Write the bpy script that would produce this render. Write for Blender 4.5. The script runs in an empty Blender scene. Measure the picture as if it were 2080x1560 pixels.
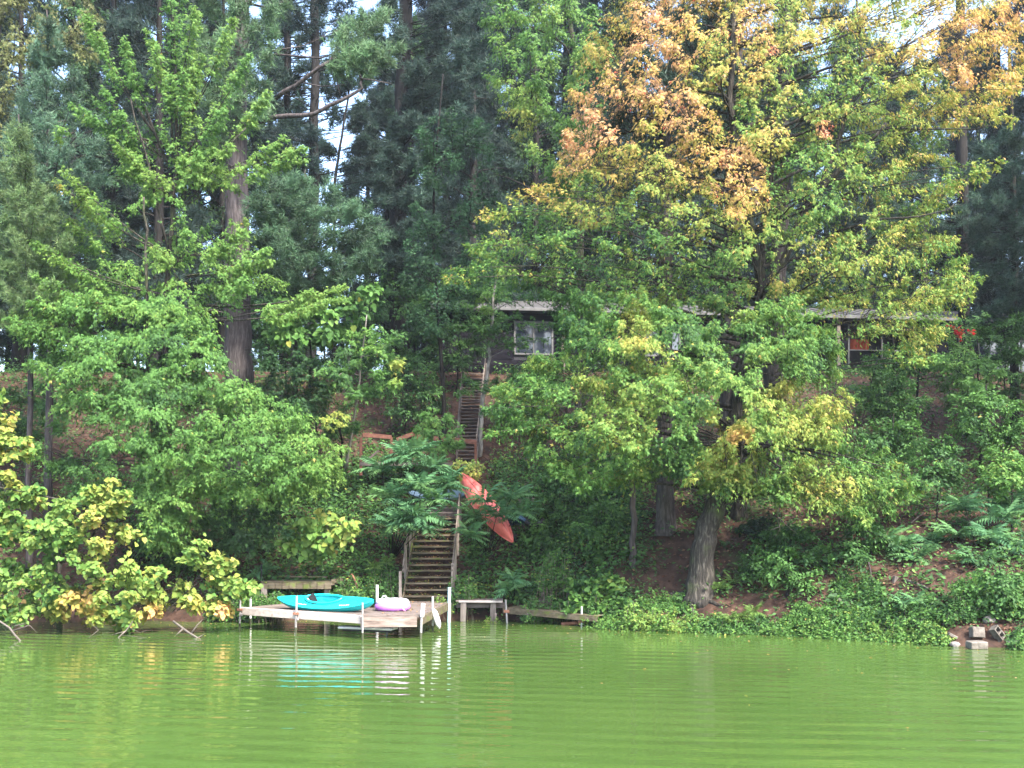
import bpy, bmesh, math, random
import numpy as np
from mathutils import Vector, Matrix
R = math.radians
S = bpy.context.scene
COL = S.collection
rng = np.random.default_rng(7)
random.seed(7)

# ------------------------------------------------------------------ camera, sky, sun, exposure
F, H, HY = 2000.0, 3.5, 1060.0      # focal length in photo pixels, eye height over the water, horizon row
cam = bpy.data.cameras.new('camera'); camo = bpy.data.objects.new('camera', cam); COL.objects.link(camo)
camo.location = (0, 0, H); camo.rotation_euler = (R(90), 0, 0)
cam.sensor_width = 36.0; cam.lens = 36.0 * F / 2080.0
cam.shift_y = (HY - 780.0) / 2080.0
cam.clip_start = 0.1; cam.clip_end = 2000
S.camera = camo
SUN_EL, SUN_AZ = R(50), R(36)       # azimuth: to the right of straight behind the camera
w = bpy.data.worlds.new('World'); S.world = w; w.use_nodes = True
nt = w.node_tree; nt.nodes.clear()
wo = nt.nodes.new('ShaderNodeOutputWorld'); bg = nt.nodes.new('ShaderNodeBackground')
sk = nt.nodes.new('ShaderNodeTexSky'); sk.sky_type = 'NISHITA'; sk.sun_disc = False
sk.sun_elevation = SUN_EL; sk.sun_rotation = math.pi - SUN_AZ
sk.air_density = 1.0; sk.dust_density = 2.5; sk.ozone_density = 1.0
bg.inputs['Strength'].default_value = 0.15
nt.links.new(sk.outputs[0], bg.inputs[0]); nt.links.new(bg.outputs[0], wo.inputs[0])
sl = bpy.data.lights.new('sun', 'SUN'); sl.energy = 2.35; sl.angle = R(5); sl.color = (1.0, 0.95, 0.86)
so = bpy.data.objects.new('sun', sl); COL.objects.link(so)
sdir = Vector((math.sin(SUN_AZ) * math.cos(SUN_EL), -math.cos(SUN_AZ) * math.cos(SUN_EL), math.sin(SUN_EL)))
so.rotation_euler = sdir.to_track_quat('Z', 'Y').to_euler(); so.location = (20, -20, 40)
S.view_settings.view_transform = 'Standard'; S.view_settings.look = 'None'
S.view_settings.gamma = 1.0; S.view_settings.use_curve_mapping = False
S.view_settings.exposure = 2.78
S.render.engine = 'CYCLES'
cy = S.cycles
cy.max_bounces = 6; cy.diffuse_bounces = 3; cy.glossy_bounces = 3; cy.transmission_bounces = 4; cy.transparent_max_bounces = 6
cy.caustics_reflective = False; cy.caustics_refractive = False
cy.use_denoising = True

# ------------------------------------------------------------------ placing
def W(px, py, Y):
    return np.array(((px - 1040.0) / F * Y, Y, H + (HY - py) / F * Y))
def WZ(px, py, z):                       # where the sight line meets height z
    return W(px, py, (z - H) * F / (HY - py))
SHX = [-60, -20, -9, -4, 1.0, 2.0, 2.9, 4.2, 7.15, 9.8, 12.1, 14.1, 20, 60]
SHY = [33, 34, 35, 35.2, 35.2, 34.6, 33.6, 32.4, 31.1, 29.7, 28.2, 27.1, 25, 20]
PT = [-40, -6, -1, 0, .3, 1.5, 2.5, 4, 7, 10, 14, 18, 19.5, 30, 80, 200]
PZ = [-4, -2, -.5, 0, .38, 1.1, 2.0, 3.2, 5.2, 7.0, 9.4, 11.3, 11.6, 12.0, 13.0, 14.0]
def _n(x, y):
    return (np.sin(x * .9 + 1.3 * np.sin(y * .7)) * np.cos(y * 1.1 + x * .33) * .6 + np.sin(x * 2.3 + y * 1.7) * np.sin(y * 2.9 - x * .8) * .3)
def ground(x, y):
    x = np.asarray(x, float); y = np.asarray(y, float)
    ys = np.interp(x, SHX, SHY)
    k = np.clip((y - ys) / 18.0, 0, 1); k = k * k * (3 - 2 * k)
    t = y - (ys + (33.6 - ys) * k) + .25 * np.sin(x * 2.1) * np.clip(1 - abs(y - ys) / 3, 0, 1)
    z = np.interp(t, PT, PZ)
    return z + _n(x, y) * .14 * np.clip(t / 1.5, 0, 1) * np.clip((22 - t) / 6, 0.2, 1)
def G(px, py, far=75.0):                  # where the sight line meets the hillside
    Y = np.arange(24.0, far, .05)
    P = W(px, py, 1.0)
    x = P[0] * Y; z = H + (HY - py) / F * Y
    hit = np.nonzero(ground(x, Y) >= z)[0]
    i = hit[0] if len(hit) else len(Y) - 1
    return np.array((x[i], Y[i], float(ground(x[i], Y[i]))))

# ------------------------------------------------------------------ materials
def mat(name):
    m = bpy.data.materials.new(name); m.use_nodes = True
    t = m.node_tree; b = t.nodes['Principled BSDF']
    return m, t, b
def N(t, typ, **kw):
    n = t.nodes.new(typ)
    for k, v in kw.items():
        if k in n.inputs: n.inputs[k].default_value = v
        else: setattr(n, k, v)
    return n
def ramp(t, fac, stops):
    r = t.nodes.new('ShaderNodeValToRGB'); e = r.color_ramp.elements
    while len(e) < len(stops): e.new(0.5)
    for q, (p, c) in zip(e, stops): q.position = p; q.color = (*c, 1)
    t.links.new(fac, r.inputs[0]); return r
def leafmat(name, trans=.42, rough=.6, spec=.2):
    m, t, b = mat(name); L = t.links
    a = N(t, 'ShaderNodeAttribute', attribute_name='tint')
    tc = N(t, 'ShaderNodeTexCoord'); nz = N(t, 'ShaderNodeTexNoise', Scale=9.0, Detail=2.0)
    L.new(tc.outputs['Object'], nz.inputs['Vector'])
    hs = N(t, 'ShaderNodeHueSaturation'); mr = N(t, 'ShaderNodeMapRange'); mr.inputs[3].default_value = .75; mr.inputs[4].default_value = 1.25
    L.new(nz.outputs[0], mr.inputs[0]); L.new(mr.outputs[0], hs.inputs['Value']); L.new(a.outputs['Color'], hs.inputs['Color'])
    L.new(hs.outputs[0], b.inputs['Base Color'])
    b.inputs['Roughness'].default_value = rough; b.inputs['Specular IOR Level'].default_value = spec
    tr = N(t, 'ShaderNodeBsdfTranslucent'); L.new(hs.outputs[0], tr.inputs['Color'])
    mx = N(t, 'ShaderNodeMixShader'); mx.inputs[0].default_value = trans
    L.new(b.outputs[0], mx.inputs[1]); L.new(tr.outputs[0], mx.inputs[2])
    L.new(mx.outputs[0], t.nodes['Material Output'].inputs['Surface'])
    return m
def rough_mat(name, c1, c2, scale=(6, 6, 6), detail=6, rough=.85, bump=.3, c3=None, moss=None, dist=.02, spec=.12):
    m, t, b = mat(name); L = t.links
    tc = N(t, 'ShaderNodeTexCoord'); mp = N(t, 'ShaderNodeMapping'); mp.inputs['Scale'].default_value = scale
    L.new(tc.outputs['Object'], mp.inputs[0])
    nz = N(t, 'ShaderNodeTexNoise', Scale=1.0, Detail=float(detail), Roughness=.65); L.new(mp.outputs[0], nz.inputs['Vector'])
    st = [(.3, c1), (.68, c2)] if c3 is None else [(.28, c1), (.5, c2), (.72, c3)]
    r = ramp(t, nz.outputs[0], st); out = r.outputs[0]
    if moss:
        n2 = N(t, 'ShaderNodeTexNoise', Scale=moss[1], Detail=4.0); L.new(tc.outputs['Object'], n2.inputs['Vector'])
        k = ramp(t, n2.outputs[0], [(moss[2], (0, 0, 0)), (moss[2] + .12, (1, 1, 1))])
        mx = N(t, 'ShaderNodeMix', data_type='RGBA'); L.new(k.outputs[0], mx.inputs[0]); L.new(out, mx.inputs[6]); mx.inputs[7].default_value = (*moss[0], 1)
        out = mx.outputs[2]
    oi = N(t, 'ShaderNodeObjectInfo'); hs = N(t, 'ShaderNodeHueSaturation'); mr = N(t, 'ShaderNodeMapRange')
    mr.inputs[3].default_value = .8; mr.inputs[4].default_value = 1.2
    L.new(oi.outputs['Random'], mr.inputs[0]); L.new(mr.outputs[0], hs.inputs['Value']); L.new(out, hs.inputs['Color'])
    L.new(hs.outputs[0], b.inputs['Base Color']); b.inputs['Roughness'].default_value = rough; b.inputs['Specular IOR Level'].default_value = spec
    bp = N(t, 'ShaderNodeBump', Strength=bump, Distance=dist); L.new(nz.outputs[0], bp.inputs['Height']); L.new(bp.outputs[0], b.inputs['Normal'])
    return m
M = {}
M['leaf'] = leafmat('leaf')
M['needle'] = leafmat('needle', trans=.2, rough=.55)
M['bark_maple'] = rough_mat('bark_maple', (.010, .009, .008), (.034, .030, .026), (16, 16, 2.0), c3=(.12, .106, .09), bump=1.0, dist=.06, moss=((.045, .055, .025), 1.2, .58))
M['bark_pine'] = rough_mat('bark_pine', (.020, .017, .017), (.055, .046, .046), (12, 12, 1.6), c3=(.11, .095, .095), bump=.9, dist=.06)
M['bark_dark'] = rough_mat('bark_dark', (.006, .0055, .005), (.020, .0175, .016), (8, 8, 2), bump=.8, dist=.04)
M['bark_pale'] = rough_mat('bark_pale', (.07, .062, .055), (.18, .165, .15), (5, 5, 3), c3=(.25, .235, .215), bump=.4)
M['twig'] = rough_mat('twig', (.10, .08, .06), (.26, .22, .18), (6, 6, 6), bump=.3)
M['deadwood'] = rough_mat('deadwood', (.05, .042, .035), (.13, .11, .095), (8, 8, 2), bump=.5)
M['soil'] = rough_mat('soil', (.016, .010, .008), (.05, .028, .020), (3, 3, 3), c3=(.10, .06, .042), bump=.8, dist=.05, moss=((.035, .055, .02), .6, .58))
M['deck'] = rough_mat('deck', (.055, .043, .037), (.12, .097, .084), (3, 14, 14), c3=(.175, .146, .128), bump=.5, dist=.01)
M['beam_white'] = rough_mat('beam_white', (.34, .28, .25), (.56, .48, .44), (2, 9, 9), bump=.3, moss=((.25, .17, .13), 5, .66), dist=.01)
M['board_grey'] = rough_mat('board_grey', (.07, .05, .042), (.18, .14, .12), (1.6, 12, 12), c3=(.27, .22, .195), bump=.6, dist=.01)
M['wood_moss'] = rough_mat('wood_moss', (.035, .028, .018), (.10, .082, .055), (2, 10, 10), c3=(.15, .125, .09), bump=.5, moss=((.085, .10, .03), 3, .55), dist=.01)
M['post_wood'] = rough_mat('post_wood', (.07, .055, .046), (.17, .14, .12), (9, 9, 1.5), c3=(.25, .215, .19), bump=.5, dist=.01)
M['rail_red'] = rough_mat('rail_red', (.07, .03, .022), (.15, .07, .052), (3, 9, 9), bump=.4, dist=.01)
M['stair_dark'] = rough_mat('stair_dark', (.045, .035, .032), (.12, .10, .09), (3, 9, 9), bump=.4, dist=.01)
M['siding'] = rough_mat('siding', (.006, .0055, .008), (.012, .011, .0145), (1, 5, 12), bump=.25, dist=.005, rough=1.0, spec=.03)
M['roofing'] = rough_mat('roofing', (.035, .034, .034), (.06, .058, .057), (2, 6, 6), bump=.3)
M['white_trim'] = rough_mat('white_trim', (.075, .074, .073), (.13, .128, .126), (3, 3, 3), bump=.1, rough=.5)
M['pipe'] = rough_mat('pipe', (.13, .12, .115), (.23, .215, .21), (14, 14, 4), c3=(.30, .29, .29), bump=.2, rough=.55, moss=((.16, .10, .07), 9, .62))
M['pvc'] = rough_mat('pvc', (.36, .355, .35), (.48, .475, .47), (4, 4, 4), bump=.1, rough=.4)
M['pvc_blue'] = rough_mat('pvc_blue', (.36, .55, .60), (.5, .68, .72), (4, 4, 4), bump=.1, rough=.4)
M['stain'] = rough_mat('stain', (.02, .026, .012), (.06, .062, .04), (20, 20, 6), bump=.3)
M['rust'] = rough_mat('rust', (.10, .04, .025), (.24, .12, .08), (12, 12, 12), bump=.4)
M['teal'] = rough_mat('teal', (.006, .40, .43), (.012, .48, .50), (5, 5, 5), bump=.06, rough=.38, spec=.5)
M['canoe'] = rough_mat('canoe', (.44, .065, .055), (.58, .13, .11), (3, 3, 3), bump=.08, rough=.45, spec=.4, c3=(.62, .18, .15))
M['blue_plastic'] = rough_mat('blue_plastic', (.015, .035, .075), (.03, .06, .11), (3, 3, 3), bump=.05, rough=.4)
M['skyblue'] = rough_mat('skyblue', (.10, .15, .20), (.16, .22, .28), (3, 3, 3), bump=.05, rough=.4)
M['black'] = rough_mat('black', (.008, .008, .009), (.02, .02, .022), (6, 6, 6), bump=.1, rough=.5)
M['vinyl_white'] = rough_mat('vinyl_white', (.62, .58, .66), (.74, .71, .76), (3, 3, 3), bump=.05, rough=.3, spec=.5)
M['vinyl_purple'] = rough_mat('vinyl_purple', (.38, .12, .52), (.46, .18, .58), (3, 3, 3), bump=.05, rough=.3, spec=.5)
M['vinyl_pink'] = rough_mat('vinyl_pink', (.62, .16, .42), (.68, .22, .48), (3, 3, 3), bump=.05, rough=.3)
M['print_grey'] = rough_mat('print_grey', (.34, .33, .42), (.42, .41, .5), (3, 3, 3), bump=.02, rough=.4)
M['concrete'] = rough_mat('concrete', (.05, .043, .036), (.12, .105, .09), (7, 7, 7), c3=(.19, .172, .15), bump=.4, dist=.02)
M['rock'] = rough_mat('rock', (.07, .065, .06), (.2, .18, .165), (3, 3, 3), c3=(.3, .28, .25), bump=.6, dist=.04, moss=((.06, .08, .03), 2, .6))
M['red_cloth'] = rough_mat('red_cloth', (.20, .035, .02), (.30, .07, .035), (4, 4, 4), bump=.2)
M['interior'] = rough_mat('interior', (.02, .02, .025), (.05, .048, .055), (1, 1, 1), bump=.1)
m, t, b = mat('window_glass'); b.inputs['Base Color'].default_value = (.02, .025, .035, 1); b.inputs['Roughness'].default_value = .04; b.inputs['Specular IOR Level'].default_value = .9
M['glass'] = m
def water_mat():
    m, t, b = mat('water'); L = t.links
    tc = N(t, 'ShaderNodeTexCoord')
    n1 = N(t, 'ShaderNodeTexNoise', Scale=.16, Detail=4.0, Roughness=.6); L.new(tc.outputs['Object'], n1.inputs['Vector'])
    r = ramp(t, n1.outputs[0], [(.3, (.035, .066, .014)), (.7, (.048, .084, .019))])
    n9 = N(t, 'ShaderNodeTexNoise', Scale=60.0, Detail=1.0); L.new(tc.outputs['Object'], n9.inputs['Vector'])
    k = ramp(t, n9.outputs[0], [(.76, (0, 0, 0)), (.79, (1, 1, 1))])
    mx = N(t, 'ShaderNodeMix', data_type='RGBA'); L.new(k.outputs[0], mx.inputs[0]); L.new(r.outputs[0], mx.inputs[6]); mx.inputs[7].default_value = (.2, .3, .08, 1)
    L.new(mx.outputs[2], b.inputs['Base Color'])
    b.inputs['Roughness'].default_value = .045; b.inputs['IOR'].default_value = 1.38; b.inputs['Specular IOR Level'].default_value = .5
    # ripples: two crossing trains of small waves and finer chop, all in metres on the lake surface
    def mapped(rot, sc):
        mp = N(t, 'ShaderNodeMapping'); mp.inputs['Rotation'].default_value = (0, 0, rot); mp.inputs['Scale'].default_value = sc
        L.new(tc.outputs['Object'], mp.inputs[0]); return mp.outputs[0]
    wv = N(t, 'ShaderNodeTexWave', wave_type='BANDS', bands_direction='Y', wave_profile='SIN'); wv.inputs['Scale'].default_value = .45
    wv.inputs['Distortion'].default_value = 6.0; wv.inputs['Detail'].default_value = 2.5; wv.inputs['Detail Scale'].default_value = .22
    L.new(mapped(R(8), (1, 1, 1)), wv.inputs['Vector'])
    a = N(t, 'ShaderNodeTexNoise', Scale=1.0, Detail=3.0, Roughness=.5); L.new(mapped(R(-7), (.55, 2.3, 1)), a.inputs['Vector'])
    c = N(t, 'ShaderNodeTexNoise', Scale=1.0, Detail=2.0); L.new(mapped(R(12), (2.2, 7.5, 1)), c.inputs['Vector'])
    s1 = N(t, 'ShaderNodeMath', operation='MULTIPLY_ADD'); L.new(wv.outputs[1], s1.inputs[0]); s1.inputs[1].default_value = .55; L.new(a.outputs[0], s1.inputs[2])
    s2 = N(t, 'ShaderNodeMath', operation='MULTIPLY_ADD'); L.new(c.outputs[0], s2.inputs[0]); s2.inputs[1].default_value = .11; L.new(s1.outputs[0], s2.inputs[2])
    cm = N(t, 'ShaderNodeTexNoise', Scale=1.0, Detail=2.0); L.new(mapped(R(-10), (.10, .22, 1)), cm.inputs['Vector'])
    cr_ = N(t, 'ShaderNodeMapRange'); cr_.inputs[1].default_value = .32; cr_.inputs[2].default_value = .68; cr_.inputs[3].default_value = .3; cr_.inputs[4].default_value = 2.0
    L.new(cm.outputs[0], cr_.inputs[0]); s3 = N(t, 'ShaderNodeMath', operation='MULTIPLY'); L.new(s2.outputs[0], s3.inputs[0]); L.new(cr_.outputs[0], s3.inputs[1]); s2 = s3
    bp = N(t, 'ShaderNodeBump', Strength=1.0, Distance=.0125); L.new(s2.outputs[0], bp.inputs['Height']); L.new(bp.outputs[0], b.inputs['Normal'])
    return m
M['water'] = water_mat()

# ------------------------------------------------------------------ objects
def tag(o, label=None, cat=None, group=None, kind=None):
    if label: o['label'] = label
    if cat: o['category'] = cat
    if group: o['group'] = group
    if kind: o['kind'] = kind
    return o
def empty(name, loc, label=None, cat=None, group=None, rz=0):
    o = bpy.data.objects.new(name, None); COL.objects.link(o); o.empty_display_size = .2
    o.location = loc; o.rotation_euler = (0, 0, rz)
    return tag(o, label, cat, group)
def wire(o, parent, keep=False):
    if parent is not None:
        o.parent = parent
        if not keep:                       # geometry written in world coordinates
            bpy_m = Matrix.LocRotScale(parent.location, parent.rotation_euler, None)
            if parent.parent is not None:
                q = parent.parent; bpy_m = Matrix.LocRotScale(q.location, q.rotation_euler, None) @ bpy_m
                if parent.matrix_parent_inverse != Matrix(): bpy_m = Matrix()
            o.matrix_parent_inverse = bpy_m.inverted()
    return o
def np_mesh(name, V, faces_flat, sizes, mats, col=None, smooth=False):
    me = bpy.data.meshes.new(name)
    V = np.ascontiguousarray(V, dtype=np.float32); n = len(V)
    me.vertices.add(n); me.vertices.foreach_set('co', V.ravel())
    me.loops.add(len(faces_flat)); me.loops.foreach_set('vertex_index', np.ascontiguousarray(faces_flat, dtype=np.int32))
    st = np.concatenate(([0], np.cumsum(sizes)[:-1])).astype(np.int32)
    me.polygons.add(len(sizes)); me.polygons.foreach_set('loop_start', st)
    me.polygons.foreach_set('loop_total', np.ascontiguousarray(sizes, dtype=np.int32))
    if smooth: me.polygons.foreach_set('use_smooth', np.ones(len(sizes), bool))
    if col is not None:
        a = me.attributes.new('tint', 'FLOAT_COLOR', 'POINT')
        c4 = np.ones((n, 4), np.float32); c4[:, :3] = col; a.data.foreach_set('color', c4.ravel())
    me.update(calc_edges=True)
    me.materials.append(mats)
    return me
def link(name, me, parent=None, local=False):
    o = bpy.data.objects.new(name, me); COL.objects.link(o)
    wire(o, parent, local); return o
class MB:                                   # collects simple solids into one mesh
    def __init__(s): s.v = []; s.f = []
    def add(s, v, f):
        k = len(s.v); s.v += [tuple(map(float, q)) for q in v]; s.f += [tuple(i + k for i in q) for q in f]; return s
    def frame_box(s, c, ax, ay, az):         # centre and three half-axes
        c, ax, ay, az = (np.asarray(q, float) for q in (c, ax, ay, az))
        v = [c + i * ax + j * ay + k * az for k in (-1, 1) for j in (-1, 1) for i in (-1, 1)]
        return s.add(v, [(0, 2, 3, 1), (4, 5, 7, 6), (0, 1, 5, 4), (2, 6, 7, 3), (0, 4, 6, 2), (1, 3, 7, 5)])
    def box(s, x0, x1, y0, y1, z0, z1):
        return s.frame_box(((x0 + x1) / 2, (y0 + y1) / 2, (z0 + z1) / 2), ((x1 - x0) / 2, 0, 0), (0, (y1 - y0) / 2, 0), (0, 0, (z1 - z0) / 2))
    def bar(s, a, b, wd, ht, up=(0, 0, 1)):
        a = np.asarray(a, float); b = np.asarray(b, float); d = b - a; L = np.linalg.norm(d); d = d / L
        up = np.asarray(up, float); sd = np.cross(d, up); sd /= np.linalg.norm(sd) + 1e-9; u = np.cross(sd, d)
        return s.frame_box((a + b) / 2, d * L / 2, sd * wd / 2, u * ht / 2)
    def tube(s, pts, rad, n=7, cap=True):
        pts = [np.asarray(p, float) for p in pts]; m = len(pts)
        rad = np.broadcast_to(np.asarray(rad, float), (m,)); v = []
        for i, p in enumerate(pts):
            d = pts[min(i + 1, m - 1)] - pts[max(i - 1, 0)]; d /= np.linalg.norm(d) + 1e-9
            ref = np.array((0, 0, 1.)) if abs(d[2]) < .8 else np.array((0, 1., 0))
            a = np.cross(d, ref); a /= np.linalg.norm(a); b2 = np.cross(d, a)
            v += [p + rad[i] * (a * math.cos(q) + b2 * math.sin(q)) for q in np.linspace(0, 2 * math.pi, n, endpoint=False)]
        f = [(i * n + j, i * n + (j + 1) % n, (i + 1) * n + (j + 1) % n, (i + 1) * n + j) for i in range(m - 1) for j in range(n)]
        if cap: f += [tuple(range(n - 1, -1, -1)), tuple((m - 1) * n + j for j in range(n))]
        return s.add(v, f)
    def bark_tube(s, pts, rad, r, n):
        if n < 20: return s.tube(pts, rad, n)
        P = np.array(pts); cum = np.concatenate(([0], np.cumsum(np.linalg.norm(np.diff(P, axis=0), axis=1)))); m = int(min(90, max(12, cum[-1] / .22)))
        u = np.linspace(0, cum[-1], m); P2 = np.stack([np.interp(u, cum, P[:, k]) for k in range(3)], 1); R2 = np.interp(u, cum, rad)
        k0 = len(s.v); s.tube(list(P2), R2, n); ph = r.uniform(0, 6, 6)
        for i in range(m):
            for j in range(n):
                a = 2 * math.pi * j / n; z = u[i]
                g = .5 * math.sin(9 * a + 2.2 * math.sin(z * 1.3 + ph[0]) + ph[1]) + .5 * math.sin(14 * a + 2.6 * math.sin(z * 2.1 + ph[2]) + ph[3]) + .35 * math.sin(3 * a + z * .8 + ph[4])
                v = np.array(s.v[k0 + i * n + j]); s.v[k0 + i * n + j] = tuple(P2[i] + (v - P2[i]) * (1 + .055 * g + .02 * r.normal() + .25 * max(0., 1 - z / .5) * max(0, math.sin(5 * a + ph[5]))))
        return s
    def build(s, name, m, parent=None, smooth=False, bevel=0, local=False):
        me = bpy.data.meshes.new(name); me.from_pydata(s.v, [], s.f); me.materials.append(M[m] if isinstance(m, str) else m)
        if bevel:
            bm = bmesh.new(); bm.from_mesh(me)
            bmesh.ops.bevel(bm, geom=bm.edges[:], offset=bevel, segments=1, affect='EDGES'); bm.to_mesh(me); bm.free()
        if smooth:
            for p in me.polygons: p.use_smooth = True
        return link(name, me, parent, local)
def unit(v):
    v = np.asarray(v, float); return v / (np.linalg.norm(v, axis=-1, keepdims=True) + 1e-9)

# ------------------------------------------------------------------ leaves
# templates: u towards the tip, v across, w along the normal
T_MAPLE = (np.array([(0, 0, 0), (.42, .16, .03), (1, 0, -.08), (.42, -.16, .03),
                     (.06, .08, 0), (.60, .50, -.07), (.34, .14, .03), (.06, -.08, 0), (.60, -.50, -.07), (.34, -.14, .03),
                     (-.02, .05, 0), (.16, .46, -.05), (.22, .14, .02), (-.02, -.05, 0), (.16, -.46, -.05), (.22, -.14, .02)]),
           [(0, 3, 2, 1), (4, 6, 5), (7, 8, 9), (10, 12, 11), (13, 14, 15)])
T_MAPLE3 = (T_MAPLE[0][:10], T_MAPLE[1][:3])
T_HEART = (np.array([(0, 0, 0), (-.12, .24, .02), (.22, .46, .04), (.64, .30, .02), (1, 0, -.10), (-.12, -.24, .02), (.22, -.46, .04), (.64, -.30, .02), (.45, 0, -.04)]),
           [(0, 8, 3, 2, 1), (8, 4, 3), (0, 5, 6, 7, 8), (8, 7, 4)])
T_OVATE = (np.array([(0, 0, 0), (.42, .27, .06), (1, 0, -.06), (.42, -.27, .06)]), [(0, 2, 1), (0, 3, 2)])
def tuft(n, seed, wd=.055, spread=.75):
    r = np.random.default_rng(seed); v = []; f = []
    for i in range(n):
        d = unit(np.array((1, 0, 0)) * (.35 + r.random() * .8) + r.normal(size=3) * spread * np.array((.3, 1, 1)))
        s = unit(np.cross(d, r.normal(size=3))) * wd; L = .75 + .4 * r.random(); k = len(v)
        v += [d * .02 - s, d * .02 + s, d * L]; f.append((k, k + 1, k + 2))
    return np.array(v), f
T_TUFT = tuft(9, 3, .052)
T_TUFT_FINE = tuft(12, 4, .042)
class Leaves:
    def __init__(s): s.p = []; s.T = []; s.n = []; s.s = []; s.c = []
    def add(s, p, T, n, sc, c):
        s.p.append(p); s.T.append(T); s.n.append(n); s.s.append(sc); s.c.append(c); return s
    def cat(s):
        return tuple(np.concatenate(q) for q in (s.p, s.T, s.n, s.s, s.c))
    def count(s): return sum(len(q) for q in s.p)
def leaf_mesh(name, tmpl, data, mt):
    p, T, n, sc, c = data
    T = unit(T); n = unit(n - (n * T).sum(1, keepdims=True) * T); v = np.cross(n, T)
    tv, tf = tmpl; k = len(tv); q = len(p)
    V = p[:, None, :] + sc[:, None, None] * (T[:, None, :] * tv[None, :, 0, None] + v[:, None, :] * tv[None, :, 1, None] + n[:, None, :] * tv[None, :, 2, None])
    flat = np.concatenate([np.array(f) for f in tf]); sizes = np.array([len(f) for f in tf])
    FF = (np.arange(q)[:, None] * k + flat[None, :]).ravel()
    return np_mesh(name, V.reshape(-1, 3), FF, np.tile(sizes, q), mt, np.repeat(c, k, axis=0))
def leaf_objects(parent, tmpl, data, mt, count, name='leaf', nvar=7):
    """the leaves that show largest, one object each, sharing a handful of meshes; returns the rest"""
    p, T, n, sc, c = data
    d = p[:, 1] - sc * 6 ; order = np.argsort(d)[:count]
    keep = np.ones(len(p), bool); keep[order] = False
    key = c[order, 0] - c[order, 1]; rank = np.argsort(np.argsort(key)) * nvar // max(1, len(order))
    one = np.zeros((1, 3)); ex = np.array([[1., 0, 0]]); ez = np.array([[0, 0, 1.]])
    meshes = []
    for k in range(nvar):
        cc = c[order][rank == k].mean(axis=0, keepdims=True) if (rank == k).any() else c[:1]
        meshes.append(leaf_mesh(name, tmpl, (one, ex, ez, np.ones(1), cc), mt))
    Tu = unit(T[order]); nu = unit(n[order] - (n[order] * Tu).sum(1, keepdims=True) * Tu); vu = np.cross(nu, Tu)
    for j, i in enumerate(order):
        o = bpy.data.objects.new(name, meshes[rank[j]]); COL.objects.link(o); o.parent = parent
        s_ = sc[i]
        mw = Matrix(((*(Tu[j] * s_)[:1], *(vu[j] * s_)[:1], *(nu[j] * s_)[:1], p[i][0]),
                     (Tu[j][1] * s_, vu[j][1] * s_, nu[j][1] * s_, p[i][1]),
                     (Tu[j][2] * s_, vu[j][2] * s_, nu[j][2] * s_, p[i][2]), (0, 0, 0, 1)))
        o.matrix_basis = Matrix.Translation(-parent.location) @ mw
    return tuple(q[keep] for q in data)
HUES = np.array([(.034, .084, .028), (.088, .195, .042), (.165, .250, .052), (.265, .280, .060), (.44, .31, .085), (.52, .31, .13), (.56, .34, .20), (.45, .09, .045)])
def hue(h):                                 # 0 deep green .. 1 yellow green .. 2 yellow .. 3 orange .. peach, red
    h = np.clip(np.asarray(h, float), 0, 6.99); i = h.astype(int); f = (h - i)[:, None]
    return HUES[i] * (1 - f) + HUES[np.minimum(i + 1, 7)] * f
ZUP = np.array((0, 0, 1.))
def spindle(Lv, r, a, p, leafy, wid, ntw, nlf, size, cfun, flat=.5, droop=.25, up=.7, out=.6, rnd=.5, taper=.6, fwd=.6, tipdown=.35, center=None):
    """one leafy branch from a to p: twigs leave its outer stretch, leaves sit along the twigs"""
    ax = unit(p - a); q = p - ax * leafy
    e1 = np.cross(ax, ZUP); e1 = unit(e1) if np.linalg.norm(e1) > .05 else np.array((1., 0, 0)); e2 = np.cross(e1, ax)
    s = r.random(ntw) ** .85; ph = r.random(ntw) * 2 * np.pi
    lat = unit(e1 * np.cos(ph)[:, None] + e2 * (np.sin(ph) * flat)[:, None])
    ln = wid * ((1 - s) ** taper * .9 + .16) * r.uniform(.6, 1.35, ntw)
    f = (np.arange(nlf)[None, :] + r.random((ntw, nlf))) / nlf * .9 + .1
    tw = unit(lat + ax * fwd)
    P = q + ax * (s * leafy)[:, None, None] + tw[:, None, :] * (ln[:, None] * f)[:, :, None]
    P = P - ZUP * (droop * ln[:, None] * f ** 2)[:, :, None]
    P = P.reshape(-1, 3) + r.normal(size=(ntw * nlf, 3)) * size * .35
    twr = np.repeat(tw, nlf, axis=0)
    side = np.where(r.random(len(P)) < .5, 1., -1.)[:, None] * np.cross(twr, ZUP)
    T = unit(twr * .7 + side * .7 - ZUP * tipdown + r.normal(size=P.shape) * .35)
    oh = ax.copy(); oh[2] = 0
    if center is not None: oh = np.array((p[0] - center[0], p[1] - center[1], 0.))
    oh = unit(oh)
    n = unit(ZUP * up + oh * out + np.repeat(lat, nlf, axis=0) * .3 + r.normal(size=P.shape) * rnd)
    Lv.add(P, T, n, size * r.uniform(.65, 1.25, len(P)), cfun(r, P))
def inpoly(px, py, poly):
    poly = np.asarray(poly, float); x, y = px, py; c = np.zeros(len(px), bool)
    for (x0, y0), (x1, y1) in zip(poly, np.roll(poly, -1, axis=0)):
        k = ((y0 > y) != (y1 > y)) & (x < (x1 - x0) * (y - y0) / (y1 - y0 + 1e-12) + x0); c ^= k
    return c
def polydist(px, py, poly):
    poly = np.asarray(poly, float); d = np.full(len(px), 1e9); P = np.stack((px, py), 1)
    for a, b in zip(poly, np.roll(poly, -1, axis=0)):
        ab = b - a; t = np.clip(((P - a) @ ab) / (ab @ ab + 1e-9), 0, 1)
        d = np.minimum(d, np.linalg.norm(P - (a + t[:, None] * ab), axis=1))
    return d
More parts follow.
